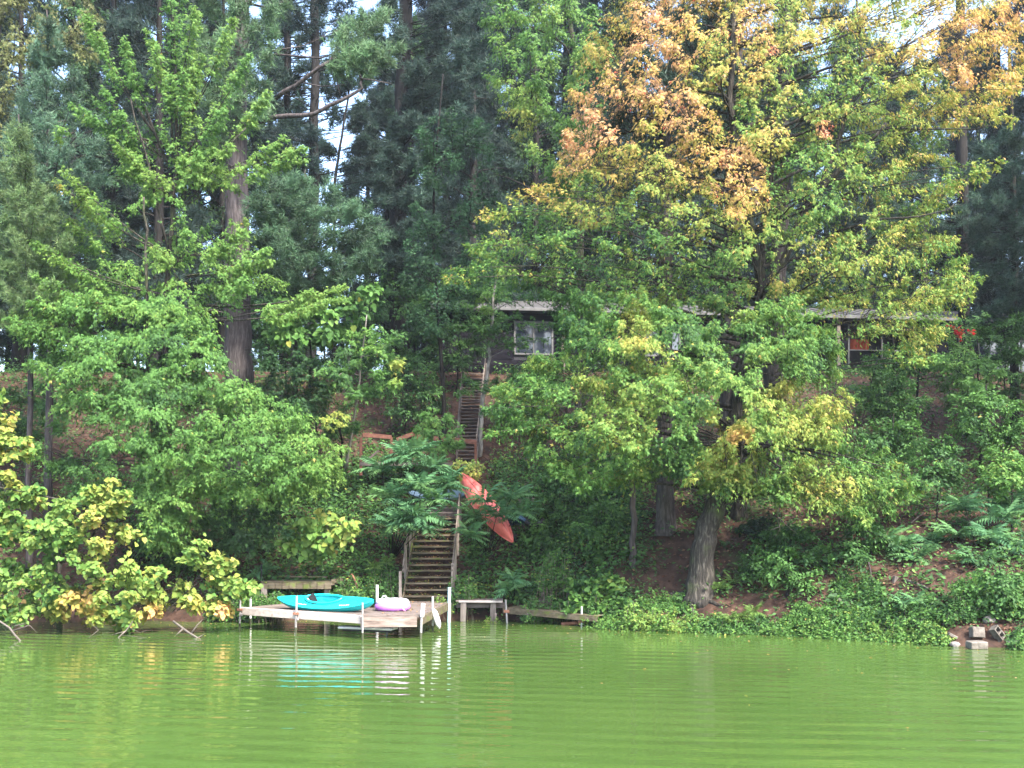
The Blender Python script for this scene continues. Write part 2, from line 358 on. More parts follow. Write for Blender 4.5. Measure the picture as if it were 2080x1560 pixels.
def darts(r, poly, dmin, holes=(), tries=6000):
    poly = np.asarray(poly, float); lo, hi = poly.min(0), poly.max(0)
    c = r.uniform(lo, hi, (tries, 2)); c = c[inpoly(c[:, 0], c[:, 1], poly)]
    for (hx, hy, hr) in holes: c = c[np.hypot(c[:, 0] - hx, c[:, 1] - hy) > hr]
    out = []
    for q in c:
        if not out or np.min(np.sum((np.array(out) - q) ** 2, axis=1)) > dmin * dmin: out.append(q)
    return np.array(out)
def poly_at(pts, z):                        # point of a rising polyline at height z
    pts = np.asarray(pts); return np.array([np.interp(z, pts[:, 2], pts[:, k]) for k in (0, 1)] + [z])
def proj(P):
    return 1040 + P[:, 0] / P[:, 1] * F, HY - (P[:, 2] - H) / P[:, 1] * F
def zones(base, zs, jit_leaf=.35, jit_branch=.45, spots=0.0):
    """hue from where on the tree a leaf grows: autumn colour comes in patches, branch by branch"""
    def f(r, P):
        px, py = proj(P); h = np.full(len(P), float(base)); mxw = np.zeros(len(P))
        for (x, y, rr, hv) in zs:
            wgt = np.exp(-(((px - x) ** 2 + (py - y) ** 2) / (rr * rr)))
            k = wgt > mxw; h = np.where(k, base + (hv - base) * np.clip(wgt * 1.25, 0, 1), h); mxw = np.maximum(mxw, wgt)
        h = h + r.normal() * jit_branch + r.normal(size=len(P)) * jit_leaf
        if spots: h = np.where(r.random(len(P)) < spots, h + r.uniform(1, 2.5, len(P)), h)
        return hue(h) * (1 + r.normal(size=(len(P), 1)) * .10)
    return f
def plain(c, j=.12, br=.15):
    c = np.array(c)
    def f(r, P): return np.clip(c * (1 + r.normal() * br) * (1 + r.normal(size=(len(P), 1)) * j) * (1 + r.normal(size=(len(P), 3)) * .05), .004, .7)
    return f
def trunk_pts(px_list, base_ground=True):    # [(px, py, Y)...] from the ground upward
    return [W(*q) for q in px_list]
def curve3(a, m, b, n=5):
    t = np.linspace(0, 1, n)[:, None]; return list((1 - t) ** 2 * a + 2 * t * (1 - t) * m + t * t * b)
def noisy(pts, r, amp, sub=4):
    pts = np.asarray(pts, float); out = []
    for i in range(len(pts) - 1):
        for k in range(sub): out.append(pts[i] + (pts[i + 1] - pts[i]) * k / sub)
    out.append(pts[-1]); out = np.array(out)
    out[1:-1] += r.normal(size=(len(out) - 2, 3)) * amp * np.array((1, 1, .2)); return list(out)
class Tree:
    def __init__(s, name, label, cat, base, seed, group=None, bark='bark_maple', leaf=T_MAPLE, lmat='leaf'):
        s.o = empty(name, tuple(map(float, base)), label, cat, group); s.r = np.random.default_rng(seed)
        s.tr = MB(); s.lb = MB(); s.L = Leaves(); s.bark = bark; s.leaf = leaf; s.lmat = lmat
    def trunk(s, pts, r0, r1, amp=.03, n=10, flare=1.5):
        P = noisy(pts, s.r, amp); k = np.linspace(0, 1, len(P)); rad = r0 + (r1 - r0) * k; rad[0] *= flare; rad[1] *= 1 + (flare - 1) * .25
        rad *= 1 + s.r.normal(size=len(P)) * .04
        s.tr.bark_tube(P, rad, s.r, 30 if max(r0, r1) > .2 else n); s.axis = np.array(pts); return s
    def limb(s, pts, r0, r1):
        P = noisy(pts, s.r, r0 * .35, 3); MB().tube(P, np.linspace(r0, r1, len(P)), 7).build('limb', s.bark, s.o, smooth=True); return s
    def branch(s, a, p, leafy, wid, ntw, nlf, size, cfun, rad=.03, arch=.12, **kw):
        d = np.linalg.norm(p - a); m = (a + p) / 2 + ZUP * d * arch
        s.lb.tube(curve3(a, m, p), np.linspace(rad * min(2., .5 + d * .35), .006, 5), 4, False)
        a2 = p + unit(m - p + 1e-6) * max(leafy, .3)
        spindle(s.L, s.r, a2, p, leafy, wid, ntw, nlf, size, cfun, **kw)
    def done(s, leaf_parts=0, crown='crown', part='leaf', gaps=()):
        if s.tr.v: s.tr.build('trunk', s.bark, s.o, smooth=True)
        if s.lb.v: s.lb.build('twigs', s.bark, s.o, smooth=True)['kind'] = 'stuff'
        if s.L.p:
            data = s.L.cat(); mt = M[s.lmat]
            if gaps:                         # openings in the crown where little grows
                px, py = proj(data[0]); keep = np.ones(len(px), bool); u = s.r.random(len(px))
                for (gx, gy, gr, ge) in gaps:
                    d = np.hypot((px - gx) / gr, (py - gy) / (gr * ge)); keep &= ~((d < 1.0) & (u < 1.0 - .25 * d ** 3))
                data = tuple(z[keep] for z in data)
            if leaf_parts: data = leaf_objects(s.o, s.leaf, data, mt, leaf_parts, part)
            if len(data[0]):
                c = link(crown, leaf_mesh(crown, s.leaf, data, mt), s.o)
                if leaf_parts: c['kind'] = 'stuff'
        return s
def fill(tr, poly, Y0, thick, layers, dmin, cfun, asc=.5, leafy=(1.0, 1.6), wid=.55, ntw=14, nlf=9, size=.15, edge=140., holes=(), zmin=None, rad=.018, scaffold=True, rscale=1.0, **kw):
    """branches all through a crown: tips spread over its outline and through its depth"""
    ax = tr.axis; tot = 0; todo = []
    for Lk in layers:
        for (x, y) in darts(tr.r, poly, dmin, holes):
            e = polydist(np.array([x]), np.array([y]), poly)[0]; T = thick * math.sqrt(min(1., (e + 12) / edge))
            Y = Y0 + Lk * T + tr.r.normal() * .3
            p = W(x, y, Y); lz = max(ax[0][2] + .3, p[2]); c = poly_at(ax, min(lz, ax[-1][2]))
            hd = np.hypot(p[0] - c[0], p[1] - c[1]); za = p[2] - asc * hd * tr.r.uniform(.6, 1.3)
            a = poly_at(ax, np.clip(za, zmin if zmin is not None else ax[0][2] + .8, ax[-1][2] - .05))
            todo.append((a, p))
    if not todo: return 0
    A = np.array([q[0] for q in todo]); Pt = np.array([q[1] for q in todo]); use = scaffold and len(todo) > 12
    if use:                                  # main limbs first, each carrying a handful of leafy branches
        k = max(3, len(todo) // 9); C = Pt[tr.r.choice(len(Pt), k, replace=False)]
        for _ in range(6):
            lab = np.argmin(((Pt[:, None] - C[None]) ** 2).sum(2), axis=1)
            C = np.array([Pt[lab == j].mean(0) if (lab == j).any() else C[j] for j in range(k)])
        ends = {}
        for j in range(k):
            if not (lab == j).any(): continue
            a = A[lab == j].mean(0); a = poly_at(ax, np.clip(a[2], ax[0][2] + .5, ax[-1][2] - .05)); e = a + (C[j] - a) * .78 - ZUP * .25; d = np.linalg.norm(e - a)
            path = np.array(noisy(curve3(a, (a + e) / 2 + ZUP * d * kw.get('arch', .1) + tr.r.normal(size=3) * .06 * d, e, 5), tr.r, .03, 2))
            tr.lb.tube(path, np.linspace(min(.085, .02 + d * .011) * rscale, .014, len(path)), 5, False); ends[j] = path
    for i, (a, p) in enumerate(todo):
        lf = tr.r.uniform(*leafy)
        if use:
            path = ends[lab[i]]; jj = np.argmin(np.linalg.norm(path[len(path) // 3:] - (p * .7 + a * .3), axis=1)) + len(path) // 3; a = path[jj]
        d = np.linalg.norm(p - a)
        if d < .15: a = a - ZUP * .3; d = np.linalg.norm(p - a)
        tr.branch(a, p, min(lf, d * .9 + .2), wid * tr.r.uniform(.75, 1.25), int(ntw), nlf, size, cfun, rad, center=ax[0], **kw); tot += 1
    return tot

# ================================================================== THE SETTING
def terrain():
    xs = np.concatenate((np.linspace(-70, -20, 26), np.linspace(-19.6, 34, 150), np.linspace(35, 75, 20)))
    ys = np.concatenate((np.linspace(14, 24, 6), np.linspace(24.3, 62, 140), np.linspace(63, 150, 30)))
    X, Y = np.meshgrid(xs, ys); Z = ground(X, Y) + rng.normal(size=X.shape) * .015
    V = np.stack((X.ravel(), Y.ravel(), Z.ravel()), 1); nx = len(xs); ny = len(ys)
    i = (np.arange(ny - 1)[:, None] * nx + np.arange(nx - 1)[None, :]).ravel()
    FF = np.stack((i, i + 1, i + nx + 1, i + nx), 1).ravel()
    tag(link('hillside', np_mesh('hillside', V, FF, np.full(len(i), 4), M['soil'], smooth=True)), kind='structure')
terrain()
hz, hzt, hzb = mat('haze'); hzt.nodes.remove(hzb); hv = hzt.nodes.new('ShaderNodeVolumePrincipled')
hv.inputs['Color'].default_value = (.82, .9, 1.0, 1); hv.inputs['Density'].default_value = .00025; hv.inputs['Anisotropy'].default_value = .2
hzt.links.new(hv.outputs[0], hzt.nodes['Material Output'].inputs['Volume'])
MB().box(-160, 160, -130, 155, -6, 62).build('haze', hz)['kind'] = 'stuff'
MB().add([(-150, -120, 0), (150, -120, 0), (150, 42, 0), (-150, 42, 0)], [(0, 1, 2, 3)]).build('water', 'water')['kind'] = 'structure'
# ------------------------------------------------------------------ house on the crest
HZ = 11.3
house = empty('house', (-3.7, 51.8, HZ), 'long low house with dark grey board siding and pale metal roof on the hilltop', 'house', rz=R(6.3))
HL, HD, EZ = 36.0, 9.0, 3.3
def hbox(name, m, x0, x1, y0, y1, z0, z1, parent=house, bevel=0):
    return MB().box(x0, x1, y0, y1, z0, z1).build(name, m, parent, local=True, bevel=bevel)
openings = [(3.9, 5.85, 1.15, 2.75), (22.4, 26.2, .35, 3.0), (30.0, 33.8, .5, 2.3), (11.0, 12.8, 1.2, 2.6)]
mbw = MB()
xs = sorted({0, HL, *[q for o in openings for q in o[:2]]})
for x0, x1 in zip(xs[:-1], xs[1:]):
    hole = next((o for o in openings if o[0] <= x0 and x1 <= o[1]), None)
    if hole: mbw.box(x0, x1, 0, .12, -1.6, hole[2]); mbw.box(x0, x1, 0, .12, hole[3], EZ)
    else: mbw.box(x0, x1, 0, .12, -1.6, EZ)
mbw.box(0, .12, .12, HD, -1.6, EZ); mbw.box(HL - .12, HL, .12, HD, -1.6, EZ); mbw.box(.12, HL - .12, HD - .12, HD, -1.6, EZ); mbw.box(.12, HL - .12, 2.6, 2.7, -.2, EZ); mbw.box(.12, HL - .12, .12, 2.6, -.25, -.15)
mbw.build('wall', 'interior', house, local=True)
z = -1.6; bi = 0
while z < EZ - .06:
    h = min(.30, EZ - z)
    cuts = [o for o in openings if z + h > o[2] - .08 and z < o[3] + .08]
    segs = []; x = -.02
    for o in sorted(cuts): segs.append((x, o[0] - .08)); x = o[1] + .08
    segs.append((x, HL + .02))
    for (x0, x1) in segs:
        v = [(x0, -.006, z), (x1, -.006, z), (x1, -.006, z + h - .012), (x0, -.006, z + h - .012), (x0, -.034, z), (x1, -.034, z), (x1, -.016, z + h - .012), (x0, -.016, z + h - .012)]
        MB().add(v, [(4, 5, 6, 7), (0, 4, 7, 3), (1, 2, 6, 5), (0, 1, 5, 4), (3, 7, 6, 2), (0, 3, 2, 1)]).build('siding_board', 'siding', house, local=True)
    z += h
rf = MB(); o_ = .65
rf.add([(-.6, -o_, EZ + .02), (HL + .6, -o_, EZ + .02), (HL + .6, HD / 2, EZ + 1.55), (-.6, HD / 2, EZ + 1.55), (-.6, HD + o_, EZ + .02), (HL + .6, HD + o_, EZ + .02),
        (-.6, -o_, EZ + .10), (HL + .6, -o_, EZ + .10), (HL + .6, HD / 2, EZ + 1.65), (-.6, HD / 2, EZ + 1.65), (-.6, HD + o_, EZ + .10), (HL + .6, HD + o_, EZ + .10)],
       [(0, 3, 2, 1), (3, 4, 5, 2), (6, 7, 8, 9), (9, 8, 11, 10), (0, 1, 7, 6), (4, 10, 11, 5), (0, 6, 9, 3), (3, 9, 10, 4), (1, 2, 8, 7), (2, 5, 11, 8)])
roof = rf.build('roof', 'roofing', house, local=True)
for k in range(0, 62):
    x = -.5 + k * .6
    m_ = MB(); m_.bar((x, -o_ + .02, EZ + .115), (x, HD / 2, EZ + 1.663), .035, .03); m_.build('roof_seam', 'roofing', roof, local=True)
hbox('gutter', 'white_trim', -.6, HL + .6, -o_ - .14, -o_ - .005, EZ - .06, EZ + .12, bevel=.02)
hbox('soffit', 'interior', -.5, HL + .5, -o_ + .01, -.045, EZ - .03, EZ + .0)
def window(o, cols, rows, glass=True):
    x0, x1, z0, z1 = o; t_ = .07
    fr = MB(); fr.box(x0 - .08, x1 + .08, -.07, .06, z1, z1 + .09); fr.box(x0 - .08, x1 + .08, -.09, .06, z0 - .09, z0)
    fr.box(x0 - .08, x0 + .012, -.07, .06, z0, z1); fr.box(x1 - .012, x1 + .08, -.07, .06, z0, z1)
    fo = fr.build('window', 'white_trim', house, local=True)
    for k in range(1, cols):
        x = x0 + (x1 - x0) * k / cols; MB().box(x - .03, x + .03, -.05, .05, z0, z1).build('mullion', 'white_trim', fo, local=True)
    for k in range(1, rows):
        zz = z0 + (z1 - z0) * k / rows; MB().box(x0 + .012, x1 - .012, -.04, .04, zz - .025, zz + .025).build('mullion', 'white_trim', fo, local=True)
    if glass: MB().box(x0 + .012, x1 - .012, .0, .012, z0, z1).build('pane', 'glass', fo, local=True)
window(openings[0], 2, 1); window(openings[1], 2, 2, False); window(openings[2], 3, 2); window(openings[3], 2, 1)
for x in (6.4, 21.6): hbox('corner_post', 'post_wood', x - .09, x + .09, -.5, -.32, -1.5, EZ - .03)
def hw(x, y, z): c, s_ = math.cos(R(6.3)), math.sin(R(6.3)); return np.array((-3.7 + x * c - y * s_, 51.8 + x * s_ + y * c, HZ + z))
cl = MB()
for i in range(8):
    for j in range(6): pass
vv = [(x, .45 + .05 * math.sin(x * 9), z) for z in (2.35, 2.05, 1.75) for x in np.linspace(22.7, 23.8, 14)]
vv += [(x, y + .02, z) for (x, y, z) in vv]
n_ = 14; ff = [(r_ * n_ + i, r_ * n_ + i + 1, (r_ + 1) * n_ + i + 1, (r_ + 1) * n_ + i) for r_ in range(2) for i in range(n_ - 1)]
ff += [tuple(q + 42 for q in reversed(f)) for f in ff]
cl.add([hw(*v) for v in vv], ff)
tag(cl.build('blanket', 'red_cloth', smooth=True), 'red striped blanket hanging inside the right porch opening of the house', 'blanket')
# ================================================================== UPPER STAIRS AND LANDING
def stairs(name, label, cat, fl, fr, tl, trr, n, tread_d, tread_t, mtr, mst, posts=(), rail=None):
    """foot-left, foot-right, top-left, top-right in the world"""
    fl, fr, tl, trr = (np.asarray(q, float) for q in (fl, fr, tl, trr))
    e = empty(name, tuple((fl + fr) / 2), label, cat)
    for (a, b) in ((fl, tl), (fr, trr)):
        MB().bar(a - ZUP * .16 + unit(a - b) * .1, b - ZUP * .16, .05, .26).build('stringer', mst, e)
    for k in range(n):
        f = (k + .5) / n; a = fl + (tl - fl) * f; b = fr + (trr - fr) * f
        up = np.array((random.uniform(-.02, .02), 0, 1))
        MB().bar(a + unit(b - a) * .03 + ZUP * random.uniform(-.008, .008), b - unit(b - a) * .03 + ZUP * random.uniform(-.008, .008), tread_d, tread_t, up).build('tread', mtr, e, bevel=.006)
    return e
uL0, uR0 = W(928, 936, 41.6), W(968, 936, 41.6)
uL1, uR1 = W(940, 768, 50.2), W(986, 768, 50.2)
us = stairs('upper_stairs', 'long steep dark wooden stairs climbing from the landing to the house', 'stairs', uL0, uR0, uL1, uR1, 25, .26, .05, 'stair_dark', 'stair_dark')
for a, b in ((uL0, uL1), (uR0, uR1)):
    for k in (0, .25, .5, .75, 1.0):
        p = a + (b - a) * k; MB().bar(p - ZUP * .5, p + ZUP * .95, .07, .07, (0, 1, 0)).build('rail_post', 'stair_dark', us)
    MB().bar(a + ZUP * .95, b + ZUP * .95, .05, .10).build('handrail', 'stair_dark' if a is uL0 else 'post_wood', us)
tl_ = empty('top_landing', tuple((uL1 + uR1) / 2), 'small dark landing with white framed gate at the head of the upper stairs', 'landing')
m_ = MB(); m_.bar(uL1 + (-.1, .55, -.04), uR1 + (.1, .55, -.04), 1.1, .06); m_.build('deck_board', 'stair_dark', tl_)
for p in (uL1, uR1):
    MB().bar(p + (0, .9, -1.6), p + (0, .9, .9), .09, .09, (0, 1, 0)).build('post', 'post_wood', tl_)
MB().bar(uL1 + (0.05, .9, .35), uR1 + (-.05, .9, .35), .05, .06).build('rail', 'post_wood', tl_)
MB().bar(uL1 + (0.05, .9, .10), uR1 + (-.05, .9, .10), .05, .06).build('rail', 'post_wood', tl_)
LZ = 5.95
lp = [W(730, 0, 41.0), W(840, 0, 41.6), W(966, 0, 40.6)]
for q in lp: q[2] = LZ
ld = empty('landing', tuple(lp[1]), 'small wooden landing with reddish brown railings above the tall sumac', 'landing')
a, b = W(732, 945, 40.6), W(966, 945, 40.6); a[2] = b[2] = LZ
for k in range(9):
    MB().bar(a + (0, k * .145, 0), b + (0, k * .145, random.uniform(-.006, .006)), .135, .04).build('deck_board', 'wood_moss', ld)
MB().bar(a + (0, -.09, -.06), b + (0, -.09, -.06), .04, .16).build('rim_board', 'stair_dark', ld)
P = {}
for k, (px, py, Y, up) in enumerate(((733, 945, 40.55, 1.0), (795, 940, 41.9, 1.15), (840, 940, 41.9, 1.05), (966, 945, 40.55, .9))):
    q = W(px, py, Y); q[2] = LZ; P[k] = q + ZUP * up
    MB().bar(q - ZUP * .55, P[k], .11, .11, (0, 1, 0)).build('post', 'rail_red', ld, bevel=.01)
MB().bar(P[0] + (0, .4, .18), P[1], .05, .17).build('rail', 'rail_red', ld)
MB().bar(W(806, 893, 41.8), W(840, 881, 41.8), .05, .17).build('rail', 'rail_red', ld)
MB().bar(W(842, 886, 41.7), W(966, 898, 40.5), .05, .19).build('rail', 'rail_red', ld)
MB().bar(a + (.15, .1, .02), a + (.75, .1, .5), .05, .09).build('brace', 'stair_dark', ld)
# ================================================================== LOWER STAIRS
DZ = .70
sL0, sR0 = np.array((-3.92, 35.25, DZ + .02)), np.array((-2.26, 35.25, DZ + .02))
sL1, sR1 = np.array((-3.72, 38.5, 3.74)), np.array((-2.12, 38.5, 3.74))
ls = stairs('lower_stairs', 'weathered open wooden stairs rising from the dock under the sumac', 'stairs', sL0, sR0, sL1, sR1, 14, .25, .06, 'wood_moss', 'wood_moss')
for (s0, s1, sx) in ((sL0, sL1, -1), (sR0, sR1, 1)):
    fs = (.02, .36, .70) if sx < 0 else (.12, .42, .72, .98)
    tops = []
    for f in fs:
        p = s0 + (s1 - s0) * f + np.array((sx * .09, 0, 0)); h = .92 if f > .05 else .95
        MB().bar(p - ZUP * .7, p + ZUP * h, .105, .105, (0, 1, 0)).build('rail_post', 'post_wood', ls, bevel=.012); tops.append(p + ZUP * (h - .06))
    if sx < 0: tops = tops[1:] ; tops.insert(0, s0 + (s1 - s0) * .22 + np.array((-.1, 0, .50)))
    for dz in (0, -.16):
        MB().bar(tops[0] + (0, -.07, dz - .05), tops[-1] + (0, -.07, dz + .05), .045, .10).build('handrail', 'post_wood', ls)
tp = empty('stair_platform', (-2.9, 39.0, 3.7), 'mossy timber step edge at the head of the lower stairs', 'platform')
MB().bar((-3.7, 38.8, 3.86), (-2.0, 38.8, 3.86), .28, .06).build('deck_board', 'board_grey', tp)
MB().bar((-3.7, 38.66, 3.74), (-2.0, 38.66, 3.74), .05, .2).build('riser', 'stair_dark', tp)
MB().bar((-3.7, 39.3, 4.06), (-2.0, 39.3, 4.06), .28, .06).build('deck_board', 'board_grey', tp)
MB().bar((-3.7, 39.16, 3.94), (-2.0, 39.16, 3.94), .05, .2).build('riser', 'stair_dark', tp)
# ================================================================== DOCK
A0, A1 = WZ(490, 1234, DZ), WZ(735, 1251, DZ)
dA = unit(A1 - A0); nA = np.array((-dA[1], dA[0], 0))
if nA[1] < 0: nA = -nA
B0, B1, B2, B3 = WZ(734, 1251, DZ), WZ(858, 1250, DZ), WZ(913, 1222, DZ), WZ(806, 1221, DZ)
dock = empty('dock', tuple((B0 + B1) / 2), 'weathered wooden pole dock with white side beam carrying the teal kayak', 'dock')
LA = np.linalg.norm(A1 - A0); nb = int(LA / .15)
for k in range(nb):
    p = A0 + dA * ((k + .5) * LA / nb); dep = 2.3 + .0 * k
    MB().bar(p + nA * .06 - ZUP * .02, p + nA * dep - ZUP * .02 + ZUP * random.uniform(-.004, .004), LA / nb - .012, .036).build('plank', 'deck', dock)
nb = 34
for k in range(nb):
    f = (k + .5) / nb; a = B0 + (B3 - B0) * f; b = B1 + (B2 - B1) * f
    zz = -.018 + random.uniform(-.004, .004)
    wd = np.linalg.norm(B2 - B1) / nb - .014
    MB().bar(a + (.02, .05, zz), b + (-.03, .05, zz), wd, .036).build('plank', 'deck', dock)
MB().bar(A0 - ZUP * .11 - dA * .02, A1 - ZUP * .11 - dA * .01, .11, .25).build('beam', 'beam_white', dock, bevel=.012)
MB().bar(A0 + nA * 2.35 - ZUP * .13, A1 + nA * 2.35 - ZUP * .13, .05, .2).build('beam', 'board_grey', dock)
MB().bar(A0 + nA * .07 - ZUP * .13, A0 + nA * 2.3 - ZUP * .13, .05, .19).build('beam', 'board_grey', dock)
MB().bar(B0 + (-.02, -.03, -.19), B1 + (-.16, -.03, -.19), .045, .30).build('fascia_board', 'board_grey', dock, bevel=.006)
MB().bar(B0 + (.0, .0, -.04), B1 + (-.1, .0, -.04), .07, .04).build('fascia_board', 'deck', dock)
MB().bar(B1 + (-.01, .05, -.15), B2 + (-.01, 0, -.15), .05, .26).build('fascia_board', 'wood_moss', dock, bevel=.006)
MB().bar(B0 + (.1, .1, -.15), B3 + (.1, 0, -.15), .05, .2).build('fascia_board', 'board_grey', dock)
def pipe_post(x, y, top, r=.030, m='pipe', bot=-.9, lean=(0, 0), bracket=True, cap=None):
    p = MB().tube([(x - lean[0], y - lean[1], bot), (x + lean[0] * .8, y + lean[1], top)], r, 9).build('pipe_post', m, dock, smooth=False)
    MB().tube([(x - lean[0] * .1, y - lean[1] * .1, -.2), (x, y, .16 + .06 * random.random())], r + .003, 9, False).build('algae_band', 'stain', p)
    if bracket:
        MB().box(x - .085, x + .085, y - .06, y + .06, DZ - .10, DZ - .02).build('bracket', 'rust', p, bevel=.01)
        MB().box(x + .05, x + .10, y - .07, y - .03, DZ - .26, DZ - .18).build('clamp', 'pipe', p, bevel=.008)
    if cap: MB().tube([(x + lean[0], y, top - cap), (x + lean[0], y, top + .02)], r * 1.45, 10).build('sleeve', 'pvc', p)
def at_front(px, top_py, line0, d_, off=-.11):
    s = (px - 1040) / F; n_ = np.array((-d_[1], d_[0])); n_ = n_ if n_[1] > 0 else -n_
    o = line0[:2] + n_ * off; # solve o + d*t with x = s*y
    t_ = (s * o[1] - o[0]) / (d_[0] - s * d_[1]); q = o + d_[:2] * t_
    return q[0], q[1], H + (HY - top_py) / F * q[1]
x, y, z = at_front(487, 1212, A0, dA); pipe_post(x, y, z, lean=(.03, 0))
x, y, z = at_front(601, 1210, A0, dA); pipe_post(x, y, z, .036, lean=(.035, 0))
x, y, z = at_front(736.5, 1224, A0, dA); pipe_post(x, y, z, .03, bracket=False)
x, y, z = at_front(855, 1243, B0, unit(B1 - B0), -.02); pipe_post(x, y, .9, .036, bracket=False, lean=(.03, 0)); 
MB().tube([(x + .03, y, .66), (x + .07, y, 1.06)], .062, 12).build('sleeve', 'pvc', dock)
for (px, tpy, Y, r_, m_) in ((879, 1212, 31.3, .032, 'pvc'), (786, 1213, 33.2, .03, 'pipe'), (766, 1188, 33.4, .046, 'pvc'), (509, 1194, 33.7, .034, 'pvc')):
    q = W(px, tpy, Y); pipe_post(q[0], q[1], q[2], r_, m_, bracket=False)
q = W(913, 1193, 34.3); q2 = W(909, 1292, 33.9)
MB().tube([(q2[0], q[1], -.9), (q[0], q[1], q[2])], .058, 12).build('pipe_post', 'pvc_blue', dock)
MB().bar(B2 + (0.0, -.2, -.9), B2 + (0, -.2, -.02), .16, .12, (0, 1, 0)).build('timber_post', 'wood_moss', dock)
# litter on the deck and the stairs
lit = Leaves(); k = 420
fB = rng.random((k, 2)); p = B0 + (B1 - B0) * fB[:, :1] + ((B3 - B0) * (1 - fB[:, :1]) + (B2 - B1) * fB[:, :1]) * (1 - fB[:, 1:] ** 1.8) + ZUP * .012
lit.add(p[:150], unit(rng.normal(size=(150, 3)) * (1, 1, .2)), unit(ZUP + rng.normal(size=(150, 3)) * .25), rng.uniform(.05, .11, 150), hue(rng.uniform(4, 7.2, 150)) * .55)
fs = rng.random((k, 2)); step = (np.floor(fs[:, :1] * 14) + .5) / 14
p = sL0 + (sL1 - sL0) * step + (sR0 - sL0) * fs[:, 1:] * .92 + (.08, 0, .055) + np.stack((np.zeros(k), rng.uniform(-.1, .1, k), rng.uniform(0, .02, k)), 1)
lit.add(p, unit(rng.normal(size=(k, 3)) * (1, 1, .3)), unit(ZUP + rng.normal(size=(k, 3)) * .3), rng.uniform(.05, .12, k), hue(rng.uniform(2.0, 6.9, k)) * .5)
tag(link('fallen_leaves', leaf_mesh('fallen_leaves', T_OVATE, lit.cat(), M['leaf'])), 'dry fallen leaves scattered over the dock planks and stair treads', 'leaves', kind='stuff')
# ------------------------------------------------------------------ kayaks
def kayak_mesh(name, mats, L=3.0, B=.37, hh=.20, rise=.10, cockpit=(.02, .46, .24), depth=.22, ns=49, nv=13, keel=.03):
    """x along the boat; hull below the seam, deck above it, the cockpit pressed into the deck"""
    vs = []; fs = []
    u = np.linspace(-1, 1, ns)
    half = lambda q: B * max(0., (1 - abs(q) ** 2.3)) ** .8 + .012
    shr = lambda q: hh + rise * abs(q) ** 2.4
    for q in u:                                         # hull ring: port seam -> keel -> starboard seam
        b_ = half(q); zt = shr(q); zb = (abs(q) ** 5) * (hh * .9 + rise * .5)
        for v in np.linspace(-1, 1, nv):
            y = b_ * math.copysign(abs(v) ** .75, v); zz = zb + (zt - zb) * abs(v) ** 2.6 + (keel * (1 - abs(v) * 3) * -1 if abs(v) < .33 else 0) * (1 - abs(q) ** 4)
            vs.append((q * L / 2, y, zz))
    for i in range(ns - 1):
        for j in range(nv - 1): fs.append((i * nv + j, i * nv + j + 1, (i + 1) * nv + j + 1, (i + 1) * nv + j))
    hull = MB().add(vs, [tuple(reversed(f)) for f in fs])
    cx, ca, cb = cockpit; nd = 25; dv = []; df = []
    for q in u:
        b_ = half(q) + .012; zt = shr(q) + .006
        for v in np.linspace(-1, 1, nd):
            x = q * L / 2; y = b_ * v; camber = .12 * (1 - v * v) * (1 - abs(q) ** 1.6) + .02 * (1 - abs(v))
            zz = zt + camber; rr = ((x - cx) / ca / (L / 3)) ** 2 + (y / cb) ** 2 if ca else 9
            if rr < 1: zz -= depth * min(1, (1 - rr) * 4)
            dv.append((x, y, zz))
    for i in range(ns - 1):
        for j in range(nd - 1): df.append((i * nd + j, (i + 1) * nd + j, (i + 1) * nd + j + 1, i * nd + j + 1))
    return hull, MB().add(dv, df), half, shr
def place_local(o, base): o.parent = base
kc = (WZ(664, 1240, DZ) + 0); 
kb = W(572, 1226, 32.0); ks = W(764, 1236, 30.4); kdir = unit((ks - kb) * (1, 1, 0)); krz = math.atan2(kdir[1], kdir[0])
km = (kb + ks) / 2; KL = float(np.linalg.norm((ks - kb)[:2])) * 1.01
kay = empty('kayak', (km[0], km[1], DZ + .035), 'teal sit in kayak lying on the dock beside the inflatable tube', 'kayak', rz=krz)
kay.rotation_euler = (R(25), R(-.5), krz)
hull, deck, half, shr = kayak_mesh('kayak', None, L=KL, B=.38, hh=.25, rise=.12, cockpit=(-.02, .56, .26), depth=.27)
hull.build('hull', 'teal', kay, smooth=True, local=True); deck.build('deck', 'teal', kay, smooth=True, local=True)
rim = []
for a in np.linspace(0, 2 * math.pi, 37):
    x = -.02 + .56 * KL / 3 * math.cos(a); y = .265 * math.sin(a); q = x / (KL / 2); v = y / (half(q) + .012)
    rim.append((x, y, shr(q) + .03 + .12 * (1 - v * v) * (1 - abs(q) ** 1.6) + .02 * (1 - abs(v)) - (.015 if x > 0 else 0)))
MB().tube([(x, y, z + .02) for x, y, z in rim], .032, 7, False).build('cockpit_rim', 'teal', kay, smooth=True, local=True)
sb = MB(); sb.add([(-.43, -.14, .16), (-.43, .14, .16), (-.52, .15, .50), (-.52, -.15, .50), (-.38, -.13, .16), (-.38, .13, .16), (-.46, .13, .51), (-.46, -.13, .51)],
                  [(0, 3, 2, 1), (4, 5, 6, 7), (0, 4, 7, 3), (1, 2, 6, 5), (3, 7, 6, 2), (0, 1, 5, 4)])
sb.build('seat_back', 'black', kay, bevel=.015, local=True)
MB().frame_box((-.15, 0, .13), (.25, 0, 0), (0, .16, 0), (0, 0, .03)).build('seat', 'teal', kay, bevel=.02, local=True)
for x in (-1.2, 1.22): MB().tube([(x, -.04, .33), (x, 0, .355), (x, .04, .33)], .01, 5).build('carry_handle', 'black', kay, local=True)
sm = []
for q in np.linspace(-1, 1, 41): sm.append((q * KL / 2, -(half(q) + .016), shr(q) + .002))
MB().tube(sm, .009, 5, False).build('seam', 'teal', kay, smooth=True, local=True)
